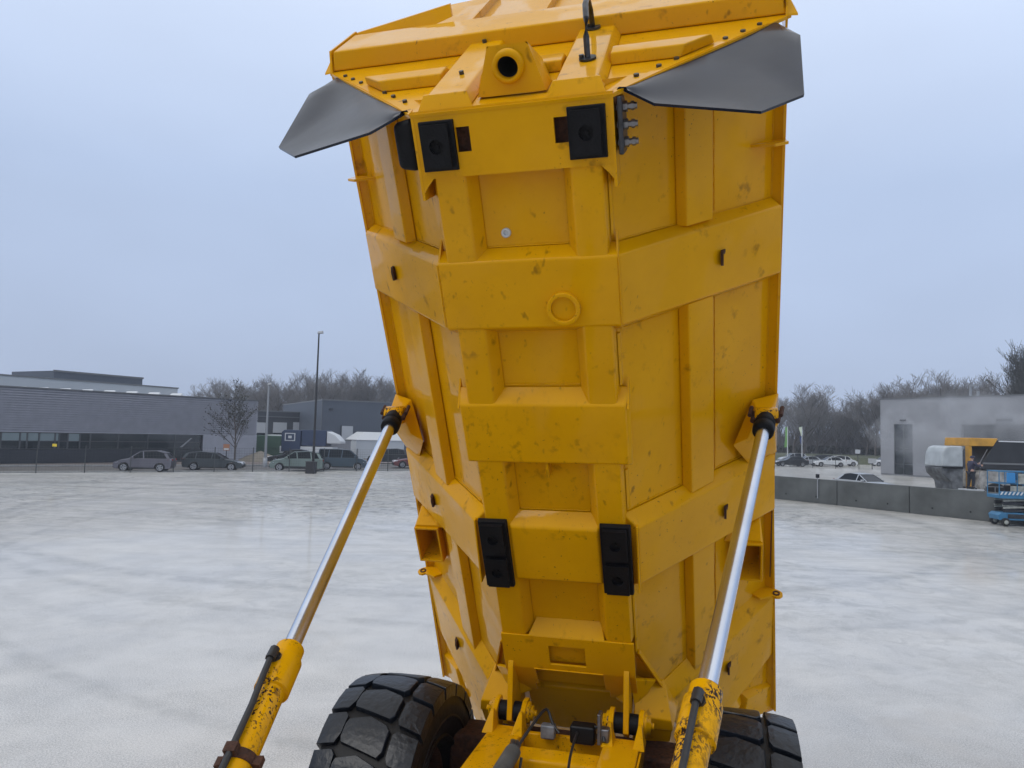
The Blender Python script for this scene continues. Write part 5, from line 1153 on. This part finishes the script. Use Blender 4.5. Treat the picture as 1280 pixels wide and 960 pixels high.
# person: skin-modifier body
def person(loc, rz):
    mat('skin', (.45, .27, .2), .6); mat('jacket', (.035, .035, .065), .8); mat('trousers', (.022, .026, .038), .85); mat('boots', (.012, .012, .012), .7)
    e = empty('person', loc, rz, 'person in dark work clothes standing on a platform and spraying with a lance', 'person')
    def skin(name, nodes, edges, m_, parent=e):
        me = bpy.data.meshes.new(name); me.from_pydata([n[0] for n in nodes], edges, []); o = bpy.data.objects.new(name, me); COL.objects.link(o); o.parent = parent; me.materials.append(MAT[m_])
        sk = o.modifiers.new('skin', 'SKIN'); 
        for i, n in enumerate(nodes): me.skin_vertices[0].data[i].radius = (n[1], n[2] if len(n) > 2 else n[1])
        me.skin_vertices[0].data[0].use_root = True
        sk.use_smooth_shade = True; sb = o.modifiers.new('sub', 'SUBSURF'); sb.levels = sb.render_levels = 2; WO[o.name] = Vector((0, 0, 0)); return o
    # facing +x (towards the machine), slightly turned; arms forward and up
    N = [((0, 0, .95), .12, .10), ((0, 0, 1.15), .12, .10), ((.03, 0, 1.38), .18, .13), ((.05, 0, 1.50), .07, .07), ((.07, 0, 1.58), .055, .055), ((.09, 0, 1.68), .10, .09), ((.09, 0, 1.74), .07, .07),
         ((.04, -.20, 1.42), .075), ((.20, -.28, 1.22), .058), ((.46, -.20, 1.27), .042), ((.04, .20, 1.42), .075), ((.26, .22, 1.24), .058), ((.52, .10, 1.36), .042),
         ((0, -.10, .88), .11), ((.05, -.12, .50), .078), ((.0, -.13, .10), .055), ((0, .10, .88), .11), ((-.02, .12, .50), .078), ((-.06, .13, .10), .055), ((.10, -.14, .05), .05), ((.06, .14, .05), .05)]
    E_ = [(0, 1), (1, 2), (2, 3), (3, 4), (4, 5), (5, 6), (2, 7), (7, 8), (8, 9), (2, 10), (10, 11), (11, 12), (0, 13), (13, 14), (14, 15), (0, 16), (16, 17), (17, 18), (15, 19), (18, 20)]
    bd = skin('body', N, E_, 'skin')
    J = [((0, 0, .84), .19, .16), ((0, 0, 1.15), .175, .14), ((.03, 0, 1.38), .20, .15), ((.05, 0, 1.51), .085, .085), ((.04, -.21, 1.42), .09), ((.20, -.28, 1.22), .072), ((.42, -.21, 1.265), .055), ((.04, .21, 1.42), .09), ((.26, .22, 1.24), .072), ((.48, .12, 1.34), .055)]
    skin('jacket', J, [(0, 1), (1, 2), (2, 3), (2, 4), (4, 5), (5, 6), (2, 7), (7, 8), (8, 9)], 'jacket')
    T = [((0, 0, .93), .16, .13), ((0, -.10, .86), .125), ((.05, -.12, .50), .095), ((.0, -.13, .12), .075), ((0, .10, .86), .125), ((-.02, .12, .50), .095), ((-.06, .13, .12), .075)]
    skin('trousers', T, [(0, 1), (1, 2), (2, 3), (0, 4), (4, 5), (5, 6)], 'trousers')
    for x, y in ((.0, -.13), (-.06, .13)):
        m = MB(); m.prism([(x-.09, 0), (x+.20, 0), (x+.20, .06), (x+.08, .14), (x-.09, .15)], y-.055, y+.055, ax=1); m.build('boot', 'boots', e, bevel=.02)
    m = MB(); m.lathe((.085, 0, 1.66), (0, 0, 1), [(0, .115), (.05, .118), (.11, .085), (.135, .02)], 16); m.build('hood', 'jacket', e)
    # hands: palm plus five curled fingers each
    for hx, hy, hz in ((.48, -.19, 1.275), (.55, .09, 1.375)):
        m = MB(); m.box(hx-.03, hx+.05, hy-.018, hy+.018, hz-.04, hz+.045)
        for k in range(4): z = hz-.034+k*.023; m.tube([(hx+.045, hy, z), (hx+.075, hy+.012, z), (hx+.08, hy+.04, z), (hx+.055, hy+.05, z)], .010-.001*abs(k-2), 6)
        m.tube([(hx-.0, hy, hz+.045), (hx+.03, hy+.025, hz+.06), (hx+.055, hy+.045, hz+.05)], .011, 6); m.build('hand', 'skin', e)
    return e
pr = person(Vector((pf.x, pf.y, ZP)), R(20))
a_ = R(20)
def pw(x, y, z): return Vector((pf.x+x*math.cos(a_)-y*math.sin(a_), pf.y+x*math.sin(a_)+y*math.cos(a_), ZP+z))
m = MB(); q0, q1, q2 = pw(.38, -.2, 1.16), pw(.60, .1, 1.42), pw(1.15, .25, 2.15); m.tube([q0, q1, q2], [.022, .016, .012], 8); m.tube([q0, q0+Vector((-.05, -.05, -.3)), pw(.1, -.4, .3), pw(-.2, -.5, .02)], .013, 6)
tag(m.build('spray_lance', 'steel'), 'long thin pressure washer lance held up by the person', 'spray lance')
# ---- scissor lift
mat('lift_blue', (.035, .16, .30), .45, noise=(4, .2)); mat('lift_panel', (.30, .31, .28), .6, noise=(5, .5)); mat('lift_bright', (.03, .22, .50), .4)
lp = g(1250, 658); sl_ = empty('scissor_lift', Vector((lp.x, lp.y, 0)), R(8), 'blue scissor lift folded down in front of the concrete wall at right edge', 'scissor lift')
m = MB(); m.prism([(.05, .28), (.0, .50), (.15, .62), (2.25, .62), (2.4, .50), (2.35, .28)], .12, 1.05, ax=1); ch = m.build('chassis', 'lift_blue', sl_, bevel=.02)
for x in (.28, 2.1):
    for y in (.0, 1.0):
        m = MB(); m.lathe((x, y, .19), (0, 1, 0), [(0, .10), (0, .17), (.03, .19), (.13, .19), (.16, .17), (.16, .1)], 20); w_ = m.build('wheel', 'car_tyre', sl_); m = MB(); m.lathe((x, y-.012, .19), (0, 1, 0), [(0, .03), (0, .09), (.02, .10), (.15, .10), (.17, .09)], 16); m.build('hub', 'lift_panel', w_)
for i in range(4):
    z0 = .64+i*.16
    for y in (.18, .92):
        m = MB(); m.hexa([(.25, y, z0), (.25, y, z0+.07), (2.2, y, z0+.17), (2.2, y, z0+.10)], [(.25, y+.05, z0), (.25, y+.05, z0+.07), (2.2, y+.05, z0+.17), (2.2, y+.05, z0+.10)])
        m.hexa([(.25, y+.06, z0+.10), (.25, y+.06, z0+.17), (2.2, y+.06, z0+.07), (2.2, y+.06, z0)], [(.25, y+.1, z0+.10), (.25, y+.1, z0+.17), (2.2, y+.1, z0+.07), (2.2, y+.1, z0)]); m.build('scissor_arm', 'lift_panel' if i % 2 else 'dark_steel', sl_)
m = MB(); m.box(0, 2.4, .05, 1.15, 1.27, 1.42); dk = m.build('platform', 'lift_blue', sl_, bevel=.01)
m = MB()
for i in range(14): x = .05+i*.17; m.hexa([(x, .03, 1.44), (x+.07, .03, 1.44), (x+.15, .03, 1.58), (x+.08, .03, 1.58)], [(x, .05, 1.44), (x+.07, .05, 1.44), (x+.15, .05, 1.58), (x+.08, .05, 1.58)])
m.build('kick_plate_stripes', 'white_roof', dk)
m = MB(); m.box(0, 2.4, .055, .075, 1.42, 1.60); m.build('kick_plate', 'lift_blue', dk)
m = MB()
for x in (.03, .8, 1.6, 2.37):
    for y in (.07, 1.12): m.tube([(x, y, 1.42), (x, y, 2.50)], .022, 8)
for z in (1.95, 2.50):
    for y in (.07, 1.12): m.tube([(.03, y, z), (2.37, y, z)], .022, 8)
    for x in (.03, 2.37): m.tube([(x, .07, z), (x, 1.12, z)], .022, 8)
m.build('guard_rail', 'lift_blue', sl_)
m = MB(); m.box(.36, .72, .02, .14, 1.98, 2.46); m.build('control_box', 'lift_bright', sl_, bevel=.03)
m = MB(); m.box(.85, 1.35, .03, .10, 1.95, 2.42); m.box(.40, 1.3, .1, .14, 1.55, 1.85); m.build('document_panel', 'lift_panel', sl_, bevel=.02)
m = MB(); m.box(.22, .48, -.0, .10, 1.62, 1.88); m.build('battery_box', 'black', sl_, bevel=.02)
m = MB(); m.box(.4, 2.0, .10, .16, .36, .56); m.build('side_cover', 'dark_steel', sl_, bevel=.02)

# ------------------------------------------------------------------ steam and haze (air)
def vol(name, col, dens, noise=None):
    m = bpy.data.materials.new(name); m.use_nodes = True; t = m.node_tree; t.nodes.remove(t.nodes['Principled BSDF']); v = t.nodes.new('ShaderNodeVolumePrincipled')
    v.inputs['Color'].default_value = (*col, 1); v.inputs['Density'].default_value = dens; v.inputs['Anisotropy'].default_value = .2
    t.links.new(v.outputs[0], t.nodes['Material Output'].inputs['Volume'])
    if noise:
        tcn = t.nodes.new('ShaderNodeTexCoord'); n = t.nodes.new('ShaderNodeTexNoise'); n.inputs['Scale'].default_value = noise; n.inputs['Detail'].default_value = 3
        t.links.new(tcn.outputs['Object'], n.inputs['Vector']); ln = t.nodes.new('ShaderNodeVectorMath'); ln.operation = 'LENGTH'
        mp_ = t.nodes.new('ShaderNodeMapping'); mp_.inputs['Scale'].default_value = (1/6.5, 1/2.0, 1/3.4); t.links.new(tcn.outputs['Object'], mp_.inputs[0]); t.links.new(mp_.outputs[0], ln.inputs[0])
        f = t.nodes.new('ShaderNodeMapRange'); f.inputs[1].default_value = 1.0; f.inputs[2].default_value = .1; f.inputs[3].default_value = 0; f.inputs[4].default_value = 1; t.links.new(ln.outputs['Value'], f.inputs[0])
        r_ = t.nodes.new('ShaderNodeMapRange'); r_.inputs[1].default_value = .42; r_.inputs[2].default_value = .70; r_.inputs[3].default_value = 0; r_.inputs[4].default_value = dens; t.links.new(n.outputs[0], r_.inputs[0])
        mu = t.nodes.new('ShaderNodeMath'); mu.operation = 'MULTIPLY'; t.links.new(f.outputs[0], mu.inputs[0]); t.links.new(r_.outputs[0], mu.inputs[1]); t.links.new(mu.outputs[0], v.inputs['Density'])
    MAT[name] = m; return m
vol('steam', (.95, .96, .98), 2.2, .38)
c_ = at(1205, 545, 50); m = MB(); m.lathe((c_.x, c_.y, c_.z-3.3), (0, 0, 1), [(0, .5), (1.2, 4.5), (3.3, 6.4), (5.4, 4.5), (6.6, .5)], 24); 
for i, v in enumerate(m.v): m.v[i] = (v[0], c_.y+(v[1]-c_.y)*.32, v[2])
so_ = m.build('steam', 'steam'); tag(so_, 'thin cloud of steam drifting from the washed machine across the grey hall', 'steam', kind='stuff')
vol('haze_air', (.84, .90, 1.0), .0009)
m = MB(); m.box(-230, 260, -25, 270, -1.0, 22); tag(m.build('haze', 'haze_air'), 'thin grey winter haze over the whole yard', 'haze', kind='stuff')
SC.cycles.volume_max_steps = 256; SC.cycles.volume_step_rate = 4
